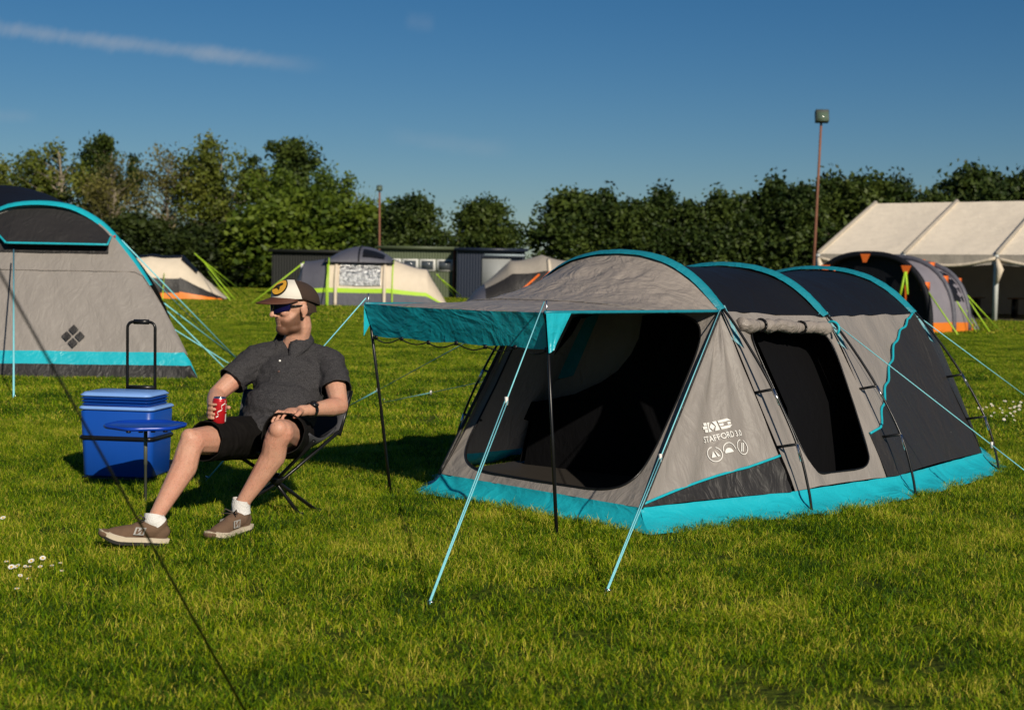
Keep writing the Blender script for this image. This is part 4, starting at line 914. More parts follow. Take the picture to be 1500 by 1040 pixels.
# ------------------------------------------------------------ cool box, table, chair, can
def cool_box():
    loc = Vector((-2.205, 8.14, 0)); rz = radians(-8); T = thing('cool_box', 'blue trolley cool box with pale blue lid and black pull handle', 'cool box', loc, rz)
    BLUE = mat('blue_plastic', (.006, .065, .36), .38, var=.06, bump=.05, bscale=200); PALE = mat('pale_blue_plastic', (.20, .37, .78), .4, var=.05)
    w, dp, h = .435, .33, .375
    def rb(x, y, z0, z1, tx, ty, r=.04, n=6):
        V, Fc = [], []; prof = []
        def ringp(hw, hd, rr, z):
            out = []
            for cx, cy, a0 in ((hw-rr, hd-rr, 0), (-hw+rr, hd-rr, pi/2), (-hw+rr, -hd+rr, pi), (hw-rr, -hd+rr, 1.5*pi)):
                for i in range(n+1): a = a0+pi/2*i/n; out.append((x+cx+rr*cos(a), y+cy+rr*sin(a), z))
            return out
        m = 4*(n+1); e = .008
        for (hw, hd, z) in ((x_ for x_ in ((tx[0]-e, ty[0]-e, z0), (tx[0], ty[0], z0+e), (tx[1], ty[1], z1-e), (tx[1]-e, ty[1]-e, z1)))): V += ringp(hw, hd, r, z)
        for i in range(3):
            for k in range(m): Fc.append((i*m+k, i*m+(k+1) % m, (i+1)*m+(k+1) % m, (i+1)*m+k))
        Fc += [tuple(range(m))[::-1], tuple(range(3*m, 4*m))]; return V, Fc
    mesh('body', rb(0, 0, .03, .03+h, (w/2-.012, w/2), (dp/2-.01, dp/2)), BLUE, T)
    mesh('rim', rb(0, 0, .03+h+.001, .03+h+.022, (w/2+.008, w/2+.008), (dp/2+.008, dp/2+.008)), PALE, T)
    for k in range(3): mesh('lid_rib', rb(-.012, 0, .43+k*.017, .444+k*.017, (w/2-.012+.003*k,)*2, (dp/2-.012,)*2), BLUE, T)
    mesh('lid', rb(-.012, 0, .482, .505, (w/2-.004, w/2-.014), (dp/2-.006, dp/2-.016)), PALE, T)
    mesh('strap', rb(0, 0, .235, .262, (w/2+.006,)*2, (dp/2+.006,)*2), POLE, T)
    hx = .085; pts = [(-hx, .20, .03), (-hx, .20, .86)]+[(-hx+.035-.035*cos(t), .20, .86+.035*sin(t)) for t in [k*pi/12 for k in range(1, 7)]]+[(hx-.035+.035*sin(t), .20, .86+.035*cos(t)) for t in [k*pi/12 for k in range(0, 7)]]+[(hx, .20, .03)]
    hd = mesh('pull_handle', tube(pts, .009, 8), POLE, T); mesh('grip', tube([(-hx+.04, .20, .896), (hx-.04, .20, .896)], .015, 10), POLE, hd)
    mesh('cross_bar', box((0, .20, .51), (2*hx, .02, .025)), POLE, hd)
    base = mesh('trolley_base', box((0, .02, .018), (w*.9, dp+.05, .024)), POLE, T)
    for sx in (-1, 1): mesh('wheel', tube([(sx*.17, .21, .045), (sx*.21, .21, .045)], .045, 14), POLE, T)
cool_box()
def side_table():
    loc = G(213, 737); T = thing('side_table', 'small blue stake table with one grey pole beside cool box', 'table', loc, radians(20))
    n = 40; V, Fc = [], []; z = .405
    for zz, k in ((z-.012, .97), (z-.004, 1), (z+.004, 1), (z+.008, .975), (z+.003, .955)):
        for i in range(n):
            a = 2*pi*i/n; r = .20*k*(1+.045*cos(6*a)); V.append((r*cos(a), r*sin(a), zz))
    for j in range(4):
        for i in range(n): Fc.append((j*n+i, j*n+(i+1) % n, (j+1)*n+(i+1) % n, (j+1)*n+i))
    Fc += [tuple(range(n))[::-1], tuple(range(4*n, 5*n))]
    mesh('table_top', (V, Fc), mat('royal_blue_plastic', (.006, .05, .42), .28, var=.06), T)
    mesh('pole', tube([(0, 0, -.08), (0, 0, .20), (0, 0, .201), (0, 0, .395)], [.008, .008, .010, .010], 10), mat('grey_green_metal', (.14, .15, .12), .45, .4), T)
    for k in range(4): mesh('cup_rest', tube([(-.10+.06*k, -.17, .385), (-.10+.06*k, -.17, .396)], .012, 8), POLE, T)
side_table()

# ---- the seated man: joints in metres, from the photograph
V3 = Vector
hipR, kneeR, ankR = V3((-1.255, 6.86, .40)), V3((-1.435, 6.40, .43)), V3((-1.532, 6.075, .115))
hipL, kneeL, ankL = V3((-1.065, 6.88, .40)), V3((-1.043, 6.42, .475)), V3((-1.225, 6.44, .13))
shR, elR, wrR = V3((-1.275, 7.06, .765)), V3((-1.435, 6.90, .60)), V3((-1.395, 6.64, .525))
shL, elL, wrL = V3((-.905, 7.08, .755)), V3((-.835, 6.90, .555)), V3((-.955, 6.69, .553))
pel, chest, neckb = V3((-1.16, 6.90, .42)), V3((-1.095, 7.05, .66)), V3((-1.09, 7.10, .83))
hc = W(431, 453, 7.05)        # centre of the skull
fdir = V3((-.80, -.60, -.06)).normalized(); ldir = V3((0, 0, 1)).cross(fdir).normalized(); udir = fdir.cross(ldir).normalized()
HS = 1.06
def hp_(f, l, u): return hc+(fdir*f+ldir*l+udir*u)*HS
HM = Matrix((fdir, ldir, udir)).transposed()
def ell(c, r, M=None, seg=20):
    V, Fc = [], []
    for i in range(seg//2+1):
        th = pi*i/(seg//2)
        for j in range(seg): ph = 2*pi*j/seg; q = V3((r[0]*sin(th)*cos(ph), r[1]*sin(th)*sin(ph), r[2]*cos(th))); V.append(V3(c)+(M @ q if M else q))
    for i in range(seg//2):
        for j in range(seg): Fc.append((i*seg+j, (i+1)*seg+j, (i+1)*seg+(j+1) % seg, i*seg+(j+1) % seg))
    return V, Fc
def chain(pts, n=12):
    """balls joined by cones: [(point, radius)...]"""
    out = []
    for p, r in pts: out.append(ell(p, (r, r, r), seg=n))
    for (p, r), (q, s) in zip(pts, pts[1:]): out.append(tube([p, V3(p).lerp(q, .5), q], [r, (r+s)/2, s], n))
    return join(*out)
def remesh(name, parts, voxel, smooth, m, parent, keep=True):
    o = mesh(name, join(*parts), m, parent); md = o.modifiers.new('r', 'REMESH'); md.mode = 'VOXEL'; md.voxel_size = voxel; md.use_smooth_shade = True
    sm = o.modifiers.new('s', 'SMOOTH'); sm.factor = .5; sm.iterations = smooth
    dg = bpy.context.evaluated_depsgraph_get(); me = bpy.data.meshes.new_from_object(o.evaluated_get(dg)); old = o.data; o.modifiers.clear(); o.data = me
    me.name = name; bpy.data.meshes.remove(old); me.polygons.foreach_set('use_smooth', [True]*len(me.polygons))
    if not me.materials: me.materials.append(m)
    return o
def cut(o, pt, nrm, rad, rr=.088):
    """removes what lies beyond a plane, near one joint"""
    bm = bmesh.new(); bm.from_mesh(o.data); pt, nrm = V3(pt), V3(nrm).normalized()
    def near(f):
        q = f.calc_center_median()-pt; ax_ = q.dot(nrm); return q.length < rad and (q-nrm*ax_).length < rr
    gs = [f for f in bm.faces if near(f)]; ed = {e for f in gs for e in f.edges}; vs = {v for f in gs for v in f.verts}
    bmesh.ops.bisect_plane(bm, geom=list(gs)+list(ed)+list(vs), plane_co=pt, plane_no=nrm)
    dl = [f for f in bm.faces if near(f) and (f.calc_center_median()-pt).dot(nrm) > 1e-5]
    bmesh.ops.delete(bm, geom=dl, context='FACES'); bm.to_mesh(o.data); bm.free()
def warp(o, amp, sc, seed=0):
    me = o.data; me.update(); ns = [v.normal.copy() for v in me.vertices]
    for v, n in zip(me.vertices, ns):
        w = M_ @ v.co if False else v.co; k = noise.noise(V3((w.x*sc[0]+seed, w.y*sc[1], w.z*sc[2])))
        v.co = v.co+n*amp*(k+.6*(1-2*abs(noise.noise(V3((w.x*sc[0]*1.7, w.y*sc[1]*1.7+seed, w.z*sc[2]*1.7))))))
def hand(wr, palm, palm_n, fdirs, thumb, r=.0088):
    """palm centre, its normal, list of finger polylines"""
    parts = [chain([(wr, .026), (wr.lerp(palm, .5), .028)])]
    d = (palm-wr).normalized(); side = d.cross(palm_n).normalized(); M = Matrix((d, side, palm_n.normalized())).transposed()
    parts.append(ell(palm, (.048, .042, .017), M)); 
    for i, pl in enumerate(fdirs): parts.append(chain([(p, r*(1.08-.10*k)*(1 if i < 3 else .88)) for k, p in enumerate(pl)], 10))
    parts.append(chain([(p, rr) for p, rr in zip(thumb, (.016, .0125, .010))], 10)); return parts
def man():
    T = thing('person', 'man in charcoal polo shirt, black shorts and brown cap sitting with red can', 'person', (-1.15, 6.9, 0)); O = V3((-1.15, 6.9, 0))
    # --- body
    P = []
    P.append(chain([(hipR, .088), (hipR.lerp(kneeR, .5), .078), (kneeR, .060), (kneeR.lerp(ankR, .12), .056), (kneeR.lerp(ankR, .32)+V3((.010, .022, -.006)), .058), (kneeR.lerp(ankR, .62)+V3((.006, .012, 0)), .045), (kneeR.lerp(ankR, .88), .034), (ankR, .034), (ankR+V3((.005, .004, -.03)), .030)]))
    P.append(chain([(hipL, .088), (hipL.lerp(kneeL, .5), .078), (kneeL, .060), (kneeL.lerp(ankL, .12), .056), (kneeL.lerp(ankL, .32)+V3((.022, .016, 0)), .058), (kneeL.lerp(ankL, .62)+V3((.012, .010, 0)), .045), (kneeL.lerp(ankL, .88), .034), (ankL, .034), (ankL+V3((.0, .004, -.03)), .030)]))
    P.append(ell(kneeR+V3((-.012, -.026, .018)), (.040, .036, .045))); P.append(ell(kneeL+V3((-.006, -.032, .016)), (.042, .036, .045)))
    P.append(chain([(pel, .10), (chest, .09)])); P.append(ell(chest, (.15, .08, .13)))
    P.append(chain([(shR, .052), (shR.lerp(elR, .5), .052), (elR, .041), (elR.lerp(wrR, .3), .043), (elR.lerp(wrR, .7), .034), (wrR, .027)]))
    P.append(chain([(shL, .052), (shL.lerp(elL, .5), .054), (elL, .043), (elL.lerp(wrL, .3), .045), (elL.lerp(wrL, .7), .035), (wrL, .028)]))
    P.append(chain([(neckb+V3((-.01, 0, -.04)), .068), (hp_(-.025, 0, -.085), .060), (hp_(-.015, 0, -.02), .060)]))
    P.append(chain([(shR+V3((.02, 0, .01)), .05), (neckb, .055), (shL+V3((-.02, 0, .01)), .05)]))
    # head
    P.append(ell(hp_(-.008, 0, .035), (.100*HS, .079*HS, .100*HS), HM)); P.append(ell(hp_(.030, 0, -.035), (.066*HS, .064*HS, .082*HS), HM))
    P.append(ell(hp_(.062, 0, -.088), (.034*HS, .038*HS, .030*HS), HM)); P.append(ell(hp_(.02, 0, -.085), (.055*HS, .058*HS, .030*HS), HM))
    P.append(ell(hp_(.086, 0, .036), (.016*HS, .055*HS, .016*HS), HM))
    P.append(chain([(hp_(.092, 0, .024), .010), (hp_(.109, 0, -.004), .0115), (hp_(.118, 0, -.020), .0135)], 10))
    for s in (-1, 1):
        P.append(ell(hp_(.106, s*.013, -.024), (.011, .009, .009), HM)); P.append(ell(hp_(.070, s*.040, -.010), (.026, .022, .022), HM))
        P.append(ell(hp_(-.008, s*.083, .000), (.020*HS, .010*HS, .031*HS), HM)); P.append(ell(hp_(-.004, s*.080, -.030), (.012, .009, .012), HM))
    P.append(ell(hp_(.084, 0, -.052), (.011, .026, .007), HM)); P.append(ell(hp_(.082, 0, -.067), (.011, .023, .007), HM))
    # right hand round the can
    cc = W(321, 601, 6.53); cax = V3((.06, -.02, 1)).normalized(); cr = .033
    def around(ang, h, rr): return cc+V3((cos(ang), sin(ang), 0))*rr+cax*h
    # palm lies on the left/back side of the can, fingers wrap round its front from the left, thumb behind to the right
    palm = around(radians(150), -.012, cr+.020); fl = []
    for k, h in enumerate((.030, .008, -.014, -.035)):
        fl.append([around(radians(a), h, cr+g) for a, g in ((165, .016), (200, .013), (232, .010), (262-4*k, .009))])
    th = [around(radians(120), -.005, cr+.022), around(radians(70), .010, cr+.014), around(radians(20), .012, cr+.011)]
    P += hand(wrR, palm, (cc-palm), fl, th)
    # left hand resting on the thigh
    hp0 = wrL+V3((-.060, -.062, .000)); kd = V3((-.62, -.74, -.12)).normalized(); sd = V3((.74, -.62, 0)).normalized()
    fl = []
    for k, o in enumerate((.030, .010, -.011, -.031)):
        ln = (.086, .094, .088, .070)[k]; b0 = hp0+kd*.035+sd*o; fl.append([b0, b0+kd*ln*.45+V3((0, 0, .010))+sd*o*.15, b0+kd*ln*.75+V3((0, 0, -.004))+sd*o*.25, b0+kd*ln+V3((0, 0, -.026))+sd*o*.3])
    th = [hp0+sd*.030-kd*.015, hp0+sd*.060+kd*.02, hp0+sd*.066+kd*.055+V3((0, 0, -.012))]
    P += hand(wrL, hp0, V3((.0, -.15, 1)), fl, th)
    P = [([v-O for v in a], b) for a, b in P]
    # skin
    m, n, l, p = newmat('skin'); at = n.new('ShaderNodeAttribute'); at.attribute_name = 'zone'; tc = n.new('ShaderNodeTexCoord')
    nz = n.new('ShaderNodeTexNoise'); nz.inputs['Scale'].default_value = 30; nz.inputs['Detail'].default_value = 6; l.new(tc.outputs['Object'], nz.inputs['Vector'])
    n2 = n.new('ShaderNodeTexNoise'); n2.inputs['Scale'].default_value = 420; l.new(tc.outputs['Object'], n2.inputs['Vector'])
    a = n.new('ShaderNodeMix'); a.data_type = 'RGBA'; a.inputs[6].default_value = (.50, .255, .170, 1); a.inputs[7].default_value = (.60, .335, .235, 1); l.new(nz.outputs['Fac'], a.inputs['Factor'])
    hr = n.new('ShaderNodeMix'); hr.data_type = 'RGBA'; hr.inputs[6].default_value = (.022, .009, .004, 1); hr.inputs[7].default_value = (.11, .045, .020, 1); l.new(n2.outputs['Fac'], hr.inputs['Factor'])
    # short body hair: fine dark streaks, and ruddy blotches
    mp = n.new('ShaderNodeMapping'); mp.inputs['Scale'].default_value = (1, 1, .22); mp.inputs['Rotation'].default_value = (.5, .3, 0); l.new(tc.outputs['Object'], mp.inputs['Vector'])
    n4 = n.new('ShaderNodeTexNoise'); n4.inputs['Scale'].default_value = 330; n4.inputs['Detail'].default_value = 2; n4.inputs['Distortion'].default_value = .7; l.new(mp.outputs[0], n4.inputs['Vector'])
    r4 = n.new('ShaderNodeMapRange'); r4.inputs['From Min'].default_value = .54; r4.inputs['From Max'].default_value = .72; r4.inputs['To Max'].default_value = .5; l.new(n4.outputs['Fac'], r4.inputs['Value'])
    n5 = n.new('ShaderNodeTexNoise'); n5.inputs['Scale'].default_value = 7; n5.inputs['Detail'].default_value = 4; l.new(tc.outputs['Object'], n5.inputs['Vector'])
    rd_ = n.new('ShaderNodeMix'); rd_.data_type = 'RGBA'; rd_.inputs[7].default_value = (.54, .22, .15, 1); l.new(a.outputs[2], rd_.inputs[6])
    r5 = n.new('ShaderNodeMapRange'); r5.inputs['From Min'].default_value = .45; r5.inputs['From Max'].default_value = .75; r5.inputs['To Max'].default_value = .7; l.new(n5.outputs['Fac'], r5.inputs['Value']); l.new(r5.outputs[0], rd_.inputs['Factor'])
    bh = n.new('ShaderNodeMix'); bh.data_type = 'RGBA'; bh.inputs[7].default_value = (.16, .08, .045, 1); l.new(rd_.outputs[2], bh.inputs[6]); l.new(r4.outputs[0], bh.inputs['Factor'])
    a = bh
    b = n.new('ShaderNodeMix'); b.data_type = 'RGBA'; l.new(at.outputs['Fac'], b.inputs['Factor']); l.new(a.outputs[2], b.inputs[6]); l.new(hr.outputs[2], b.inputs[7])
    l.new(b.outputs[2], p.inputs['Base Color']); p.inputs['Roughness'].default_value = .5; p.inputs['Subsurface Weight'].default_value = .12; p.inputs['Subsurface Radius'].default_value = (.01, .004, .002); p.inputs['Specular IOR Level'].default_value = .4
    bp = n.new('ShaderNodeBump'); bp.inputs['Strength'].default_value = .25; bp.inputs['Distance'].default_value = .003; l.new(n2.outputs['Fac'], bp.inputs['Height']); l.new(bp.outputs[0], p.inputs['Normal'])
    body = remesh('body', P, .0048, 5, m, T)
    z = []
    for v in body.data.vertices:
        w = v.co+O-hc; f, s, u = w.dot(fdir)/HS, w.dot(ldir)/HS, w.dot(udir)/HS; k = 0
        if abs(s) < .085 and -.135 < u < .0 and f > -.02:
            jaw = -.020-.62*max(0, .075-f)*.2   # cheek line
            line = -.040+.045*max(0, (.06-f)/.06) if f < .075 else -.034
            k = min(1, max(0, (line-u)/.018))*min(1, max(0, (u+.128)/.02)) * (1 if f > .0 else max(0, 1+f/.02))*.80
            if -.074 < u < -.048 and f > .080 and abs(s) < .024: k *= .25
        z.append(k)
    at_ = body.data.attributes.new('zone', 'FLOAT', 'POINT'); at_.data.foreach_set('value', z)
    # --- clothes
    SHIRT, n, l, p = newmat('charcoal_marl_jersey'); tc = n.new('ShaderNodeTexCoord'); a = n.new('ShaderNodeTexNoise'); a.inputs['Scale'].default_value = 330; a.inputs['Detail'].default_value = 2; l.new(tc.outputs['Object'], a.inputs['Vector'])
    r = n.new('ShaderNodeValToRGB'); r.color_ramp.elements[0].position = .35; r.color_ramp.elements[0].color = (.014, .014, .016, 1); r.color_ramp.elements[1].position = .7; r.color_ramp.elements[1].color = (.072, .068, .072, 1); l.new(a.outputs['Fac'], r.inputs[0]); l.new(r.outputs[0], p.inputs['Base Color']); p.inputs['Roughness'].default_value = .85; p.inputs['Specular IOR Level'].default_value = .15
    wv = n.new('ShaderNodeTexNoise'); wv.inputs['Scale'].default_value = 14; wv.inputs['Detail'].default_value = 4; wv.inputs['Distortion'].default_value = .8; l.new(tc.outputs['Object'], wv.inputs['Vector']); bp = n.new('ShaderNodeBump'); bp.inputs['Strength'].default_value = .5; bp.inputs['Distance'].default_value = .03; l.new(wv.outputs['Fac'], bp.inputs['Height']); l.new(bp.outputs[0], p.inputs['Normal'])
    SH = []
    SH.append(ell(chest+V3((.0, -.01, -.02)), (.188, .125, .17))); SH.append(ell(V3((-1.13, 6.965, .53)), (.185, .165, .15))); SH.append(ell(pel+V3((0, .0, .03)), (.175, .14, .09)))
    SH.append(chain([(shR+V3((.035, 0, .0)), .074), (shR, .072), (shR.lerp(elR, .35), .073), (shR.lerp(elR, .75), .076)])); SH.append(chain([(shL+V3((-.035, 0, .0)), .074), (shL, .072), (shL.lerp(elL, .35), .074), (shL.lerp(elL, .75), .077)]))
    SH.append(chain([(shR+V3((.03, 0, .018)), .060), (neckb+V3((0, .01, -.035)), .085), (shL+V3((-.03, 0, .018)), .060)]))
    sh = remesh('polo_shirt', [([v-O for v in a], b) for a, b in SH], .0075, 7, SHIRT, T)
    cut(sh, shR.lerp(elR, .62)-O, elR-shR, .12); cut(sh, shL.lerp(elL, .62)-O, elL-shL, .12)
    warp(sh, .008, (10, 10, 24)); solid(sh, .004, -1)
    nd = (hp_(-.02, 0, -.08)-neckb).normalized(); nx = nd.cross(V3((0, 1, 0))).normalized(); ny = nx.cross(nd)
    # collar: two flaps falling open at the throat
    cen = neckb+V3((-.012, -.012, .012)); fr = V3((-.35, -.94, 0)).normalized(); si = V3((0, 0, 1)).cross(fr)
    for s in (-1, 1):
        def Sc(a, b, s=s):
            ang = radians(26)+a*radians(154); r = .074+.036*b; q = cen+fr*cos(ang)*r*1.05+si*s*sin(ang)*r; q.z += .070*(1-cos(ang))/2+.034-.060*b-.022*(1+cos(ang))/2-.012*(1+cos(ang))/2*b
            if a < .25: q += fr*(.012*b*(1-a/.25))+V3((0, 0, -.028*b*(1-a/.25)))
            return q-O
        c = mesh('collar', patch(Sc, na=20, nb=5), SHIRT, sh); solid(c, .004)
    pk = [cen+fr*(.078+.012*k)+V3((0, -.004, -.02-.036*k)) for k in range(4)]
    bv = BVHTree.FromPolygons([tuple(v.co) for v in sh.data.vertices], [tuple(p.vertices) for p in sh.data.polygons])
    for k in (0, 1):
        h = bv.ray_cast(cen-O+V3((-.035, -.5, -.075-.05*k)), V3((0, 1, 0)))[0]
        if h: mesh('button', ell(h, (.006, .003, .006), seg=10), PRINT if k == 0 else mat('brown_button', (.1, .05, .04), .4), sh)
    SHORT = mat('black_short_cloth', (.007, .006, .0055), .8, var=.2, bump=.4, bscale=18, spec=.12)
    SO = [chain([(hipR+V3((.0, .02, 0)), .108), (hipR.lerp(kneeR, .45), .098), (hipR.lerp(kneeR, .92), .094)]), chain([(hipL+V3((0, .02, 0)), .108), (hipL.lerp(kneeL, .45), .100), (hipL.lerp(kneeL, .90), .096)]), ell(pel+V3((0, 0, -.01)), (.18, .14, .11))]
    sho = remesh('shorts', [([v-O for v in a], b) for a, b in SO], .008, 6, SHORT, T)
    cut(sho, hipR.lerp(kneeR, .80)-O, kneeR-hipR, .16, .13); cut(sho, hipL.lerp(kneeL, .80)-O, kneeL-hipL, .16, .13)
    warp(sho, .008, (9, 16, 9), 3); solid(sho, .005, -1)
    # cap
    BRN = mat('brown_cap_mesh', (.055, .032, .022), .85, bump=.6, bscale=420); BRIM = mat('brown_brim', (.085, .030, .016), .7, bump=.15, bscale=120); WHT = mat('cap_front_white', (.66, .62, .54), .8, bump=.1, bscale=90)
    def crownS(a, b):  # a: angle 0 front ... 1 all round, b: 0 rim .. 1 top
        ang = -pi+2*pi*a; th = b*pi/2; f, s = cos(ang), sin(ang)
        rx = .112 if f > 0 else .116; bulge = 1.0+.04*sin(th*2)
        return hp_(rx*f*cos(th)*bulge-.008, .091*s*cos(th)*bulge, .046+.088*sin(th)**.9+.004*f-.034*max(0, -f)*(1-b)**1.5)-O
    cap_ = mesh('cap', patch(crownS, .0, 1, 0, 1, 48, 16, off=0), BRN, T); solid(cap_, .003, 1)
    fp = mesh('front_panel', patch(lambda a, b: V3(crownS(.5+(a-.5)*.46*(1-.25*b), b))+(V3(crownS(.5+(a-.5)*.46, b))+O-hp_(0, 0, .05)).normalized()*.004, 0, 1, .02, .84, 20, 12), WHT, cap_)
    def brimS(a, b):
        ang = (a-.5)*radians(150); r0 = .100; L_ = .088*cos(ang)**.65 if abs(ang) < radians(74.9) else 0
        return hp_(cos(ang)*.108+b*L_-.006, sin(ang)*.090*(1+.12*b*0), .052-.022*b*L_/.088-.020*(sin(ang)**2)*(.35+b*.65)+.008)-O
    br = mesh('brim', patch(brimS, .0, 1, 0, 1, 30, 8), BRIM, cap_); solid(br, .006)
    def badge(k, off):
        V = [V3(crownS(.5+.012, .42))]
        pts = []
        for i in range(28):
            t = 2*pi*i/28; a = .550+.072*k*cos(t); b = .42+.28*k*sin(t); q = V3(crownS(a, b)); nn = (q+O-hp_(0, 0, .06)).normalized(); pts.append(q+nn*off)
        c = sum(pts, V3())/28; c += (c+O-hp_(0, 0, .06)).normalized()*.006; return [c]+pts, [(0, 1+i, 1+(i+1) % 28) for i in range(28)]
    mesh('badge_edge', badge(1.08, .009), mat('badge_black', (.02, .015, .01), .7), cap_); bd = mesh('badge', badge(.94, .012), mat('badge_yellow', (.62, .32, .03), .7, var=.2, scale=80), cap_)
    fish = []
    for (a, b) in ((-.045, -.10), (-.02, .04), (.02, .12), (.045, .08), (.02, .0), (.03, -.12), (.0, -.03)):
        q = V3(crownS(.550+a, .42+b)); fish.append(q+(q+O-hp_(0, 0, .06)).normalized()*.0175)
    mesh('badge_mark', (fish, [tuple(range(7))]), MATS['badge_black'], cap_, False)
    # sunglasses
    LENS = mat('blue_mirror_lens', (.012, .010, .10), .08, .6, spec=.8, var=.3, scale=30)
    for s in (-1, 1):
        def lens(a, b, s=s):
            l_ = s*(.008+.064*a); f = .112-.055*(a**2.2); u = .032-.046*b*(1-.35*a**2)-(.006 if a < .15 else 0)*(b > .6); return hp_(f, l_, u)-O
        g = mesh('sunglasses_lens', patch(lens, 0, 1, 0, 1, 12, 6), LENS, T); solid(g, .003)
        mesh('temple_arm', tube([hp_(.060, s*.073, .020)-O, hp_(.03, s*.082, .020)-O, hp_(-.012, s*.086, .018)-O, hp_(-.028, s*.085, .0)-O], .0042, 6), POLE, g)
        mesh('top_bar', tube([lens(a/8, 0) for a in range(9)], .0035, 6), POLE, g)
    # hair under the cap at the back and sides
    HAIR = mat('short_brown_hair', (.055, .03, .018), .8, bump=.6, bscale=300)
    hs = lambda a, b: hp_(-.006+.102*cos(radians(100)+a*radians(160)), .0825*sin(radians(100)+a*radians(160)), .040-.058*b)-O
    mesh('hair', patch(hs, 0, 1, 0, 1, 20, 6), HAIR, T)
    # socks and trainers
    SOCK = mat('white_sock', (.72, .70, .68), .85, bump=.4, bscale=180)
    SUEDE = mat('brown_suede', (.13, .078, .048), .9, var=.25, scale=25, bump=.2, bscale=150); MID = mat('cream_midsole', (.55, .47, .36), .6); OUT = mat('dark_outsole', (.015, .013, .012), .7); SIL = mat('grey_reflective', (.30, .29, .27), .4)
    def shoe(ank, toe_dir, pitch, roll=0):
        d = V3((toe_dir[0], toe_dir[1], 0)).normalized(); s = V3((0, 0, 1)).cross(d); R = Matrix((d, s, V3((0, 0, 1)))).transposed() @ Matrix.Rotation(pitch, 3, 'Y') @ Matrix.Rotation(roll, 3, 'X')
        heel = V3((ank.x, ank.y, 0))-d*.055; heel.z = max(0, sin(pitch)*.0)+.012
        X = lambda f, w, u: heel+R @ V3((f, w, u))-O
        out = [(0, .030), (.03, .037), (.10, .036), (.17, .046), (.22, .048), (.265, .036), (.29, .014)]
        loop = [(f, w) for f, w in out]+[(f, -w) for f, w in out[::-1]]; loop = [(v.x, v.y) for v in resample([(a, b, 0) for a, b in loop]+[(loop[0][0], loop[0][1], 0)], 41)[:-1]]
        def slab(z0, z1, k0, k1, m, nm, par):
            n = len(loop); spring = lambda f: .028*max(0, (f-.2)/.09)**2
            V = [X(.145+(f-.145)*k0, w*k0, z0+spring(f)) for f, w in loop]+[X(.145+(f-.145)*k1, w*k1, z1+spring(f)*.9) for f, w in loop]
            return mesh(nm, (V, [(i, (i+1) % n, n+(i+1) % n, n+i) for i in range(n)]+[tuple(range(n))[::-1], tuple(range(n, 2*n))]), m, par, False)
        up = [ell(X(.04, 0, .055), (.046, .036, .045), R), chain([(X(.02, 0, .06), .032), (X(.10, 0, .058), .034), (X(.17, 0, .045), .037), (X(.225, 0, .036), .034), (X(.255, 0, .036), .024)]), chain([(X(.045, 0, .095), .040), (X(.06, 0, .07), .042), (X(.13, 0, .060), .036)]), ell(X(.21, 0, .030), (.068, .046, .030), R)]
        u = remesh('trainer', up, .005, 5, SUEDE, T)
        slab(.014, .034, 1.0, 1.03, MID, 'midsole', u); slab(0, .0135, .99, 1.0, OUT, 'outsole', u)
        mesh('toe_guard', ell(X(.270, 0, .040), (.026, .034, .020), R), OUT if False else SUEDE, u)
        for k in range(5): mesh('lace', tube([X(.105+k*.02, -.026, .088-k*.009), X(.110+k*.02, 0, .099-k*.010), X(.105+k*.02, .026, .088-k*.009)], .0035, 5), mat('brown_lace', (.07, .055, .045), .9), u)
        for sg in (-1, 1): mesh('lace_bow', tube([X(.10, 0, .102), X(.12, sg*.03, .122), X(.135, sg*.045, .105), X(.105, 0, .100)], .003, 5), MATS['brown_lace'], u)
        for sg in (-1, 1):
            f0, f1, z0, z1 = .105, .150, .046, .078; w = sg*.0445
            mesh('side_emblem', ([X(f0, w*.93, z1), X(f0+.010, w, z0), X(f1+.010, w*1.0, z0), X(f1, w*.86, z1)], [(0, 1, 2, 3)]), SIL, u, False)
            def em(x, y): lo = f0+.010*(1-y)+(f1-f0)*x; return X(lo, w*(.93+.07*(1-y)-.10*y*x)+sg*.0015, z0+(z1-z0)*y)
            bars = [[(.16, .12), (.34, .12), (.34, .88), (.16, .88)], [(.66, .12), (.84, .12), (.84, .88), (.66, .88)], [(.34, .88), (.34, .60), (.66, .12), (.66, .40)]]
            mesh('emblem_letter', ([em(x, y) for b_ in bars for x, y in b_], [(0, 1, 2, 3), (4, 5, 6, 7), (8, 9, 10, 11)]), SUEDE, u, False)
        tp = X(.047, 0, .09)+O; mesh('sock', tube([V3(tp)-O, (V3(tp)-O).lerp(ank-O, .5)+V3((0, 0, .01)), ank-O+V3((0, 0, .012)), ank-O+V3((.0, .0, .045))+((kneeR if ank is ankR else kneeL)-ank).normalized()*.01-V3((0, 0, .02))], [.043, .042, .0425, .0425], 24, False), SOCK, T)
    shoe(ankR, (-.80, -.45), radians(-7)); shoe(ankL, (-.45, -.89), radians(3), 0)
    # held and worn things
    ct = thing('drink_can', 'red soft drink can held in the man\'s hand', 'can', cc-cax*.0615); RED = mat('can_red', (.50, .012, .018), .3, .25, var=.1, coat=.3); ALU = mat('can_aluminium', (.72, .72, .72), .25, 1)
    q = cax.to_track_quat('Z', 'Y'); ct.rotation_mode = 'QUATERNION'; ct.rotation_quaternion = q
    n = 28; prof = [(.025, .0), (.028, .004), (.033, .014), (.033, .105), (.0315, .112), (.028, .118), (.0275, .123), (.026, .1225), (.0255, .119), (.004, .119)]
    V, Fc = [], []
    for r, z_ in prof: V += [(r*cos(2*pi*i/n), r*sin(2*pi*i/n), z_) for i in range(n)]
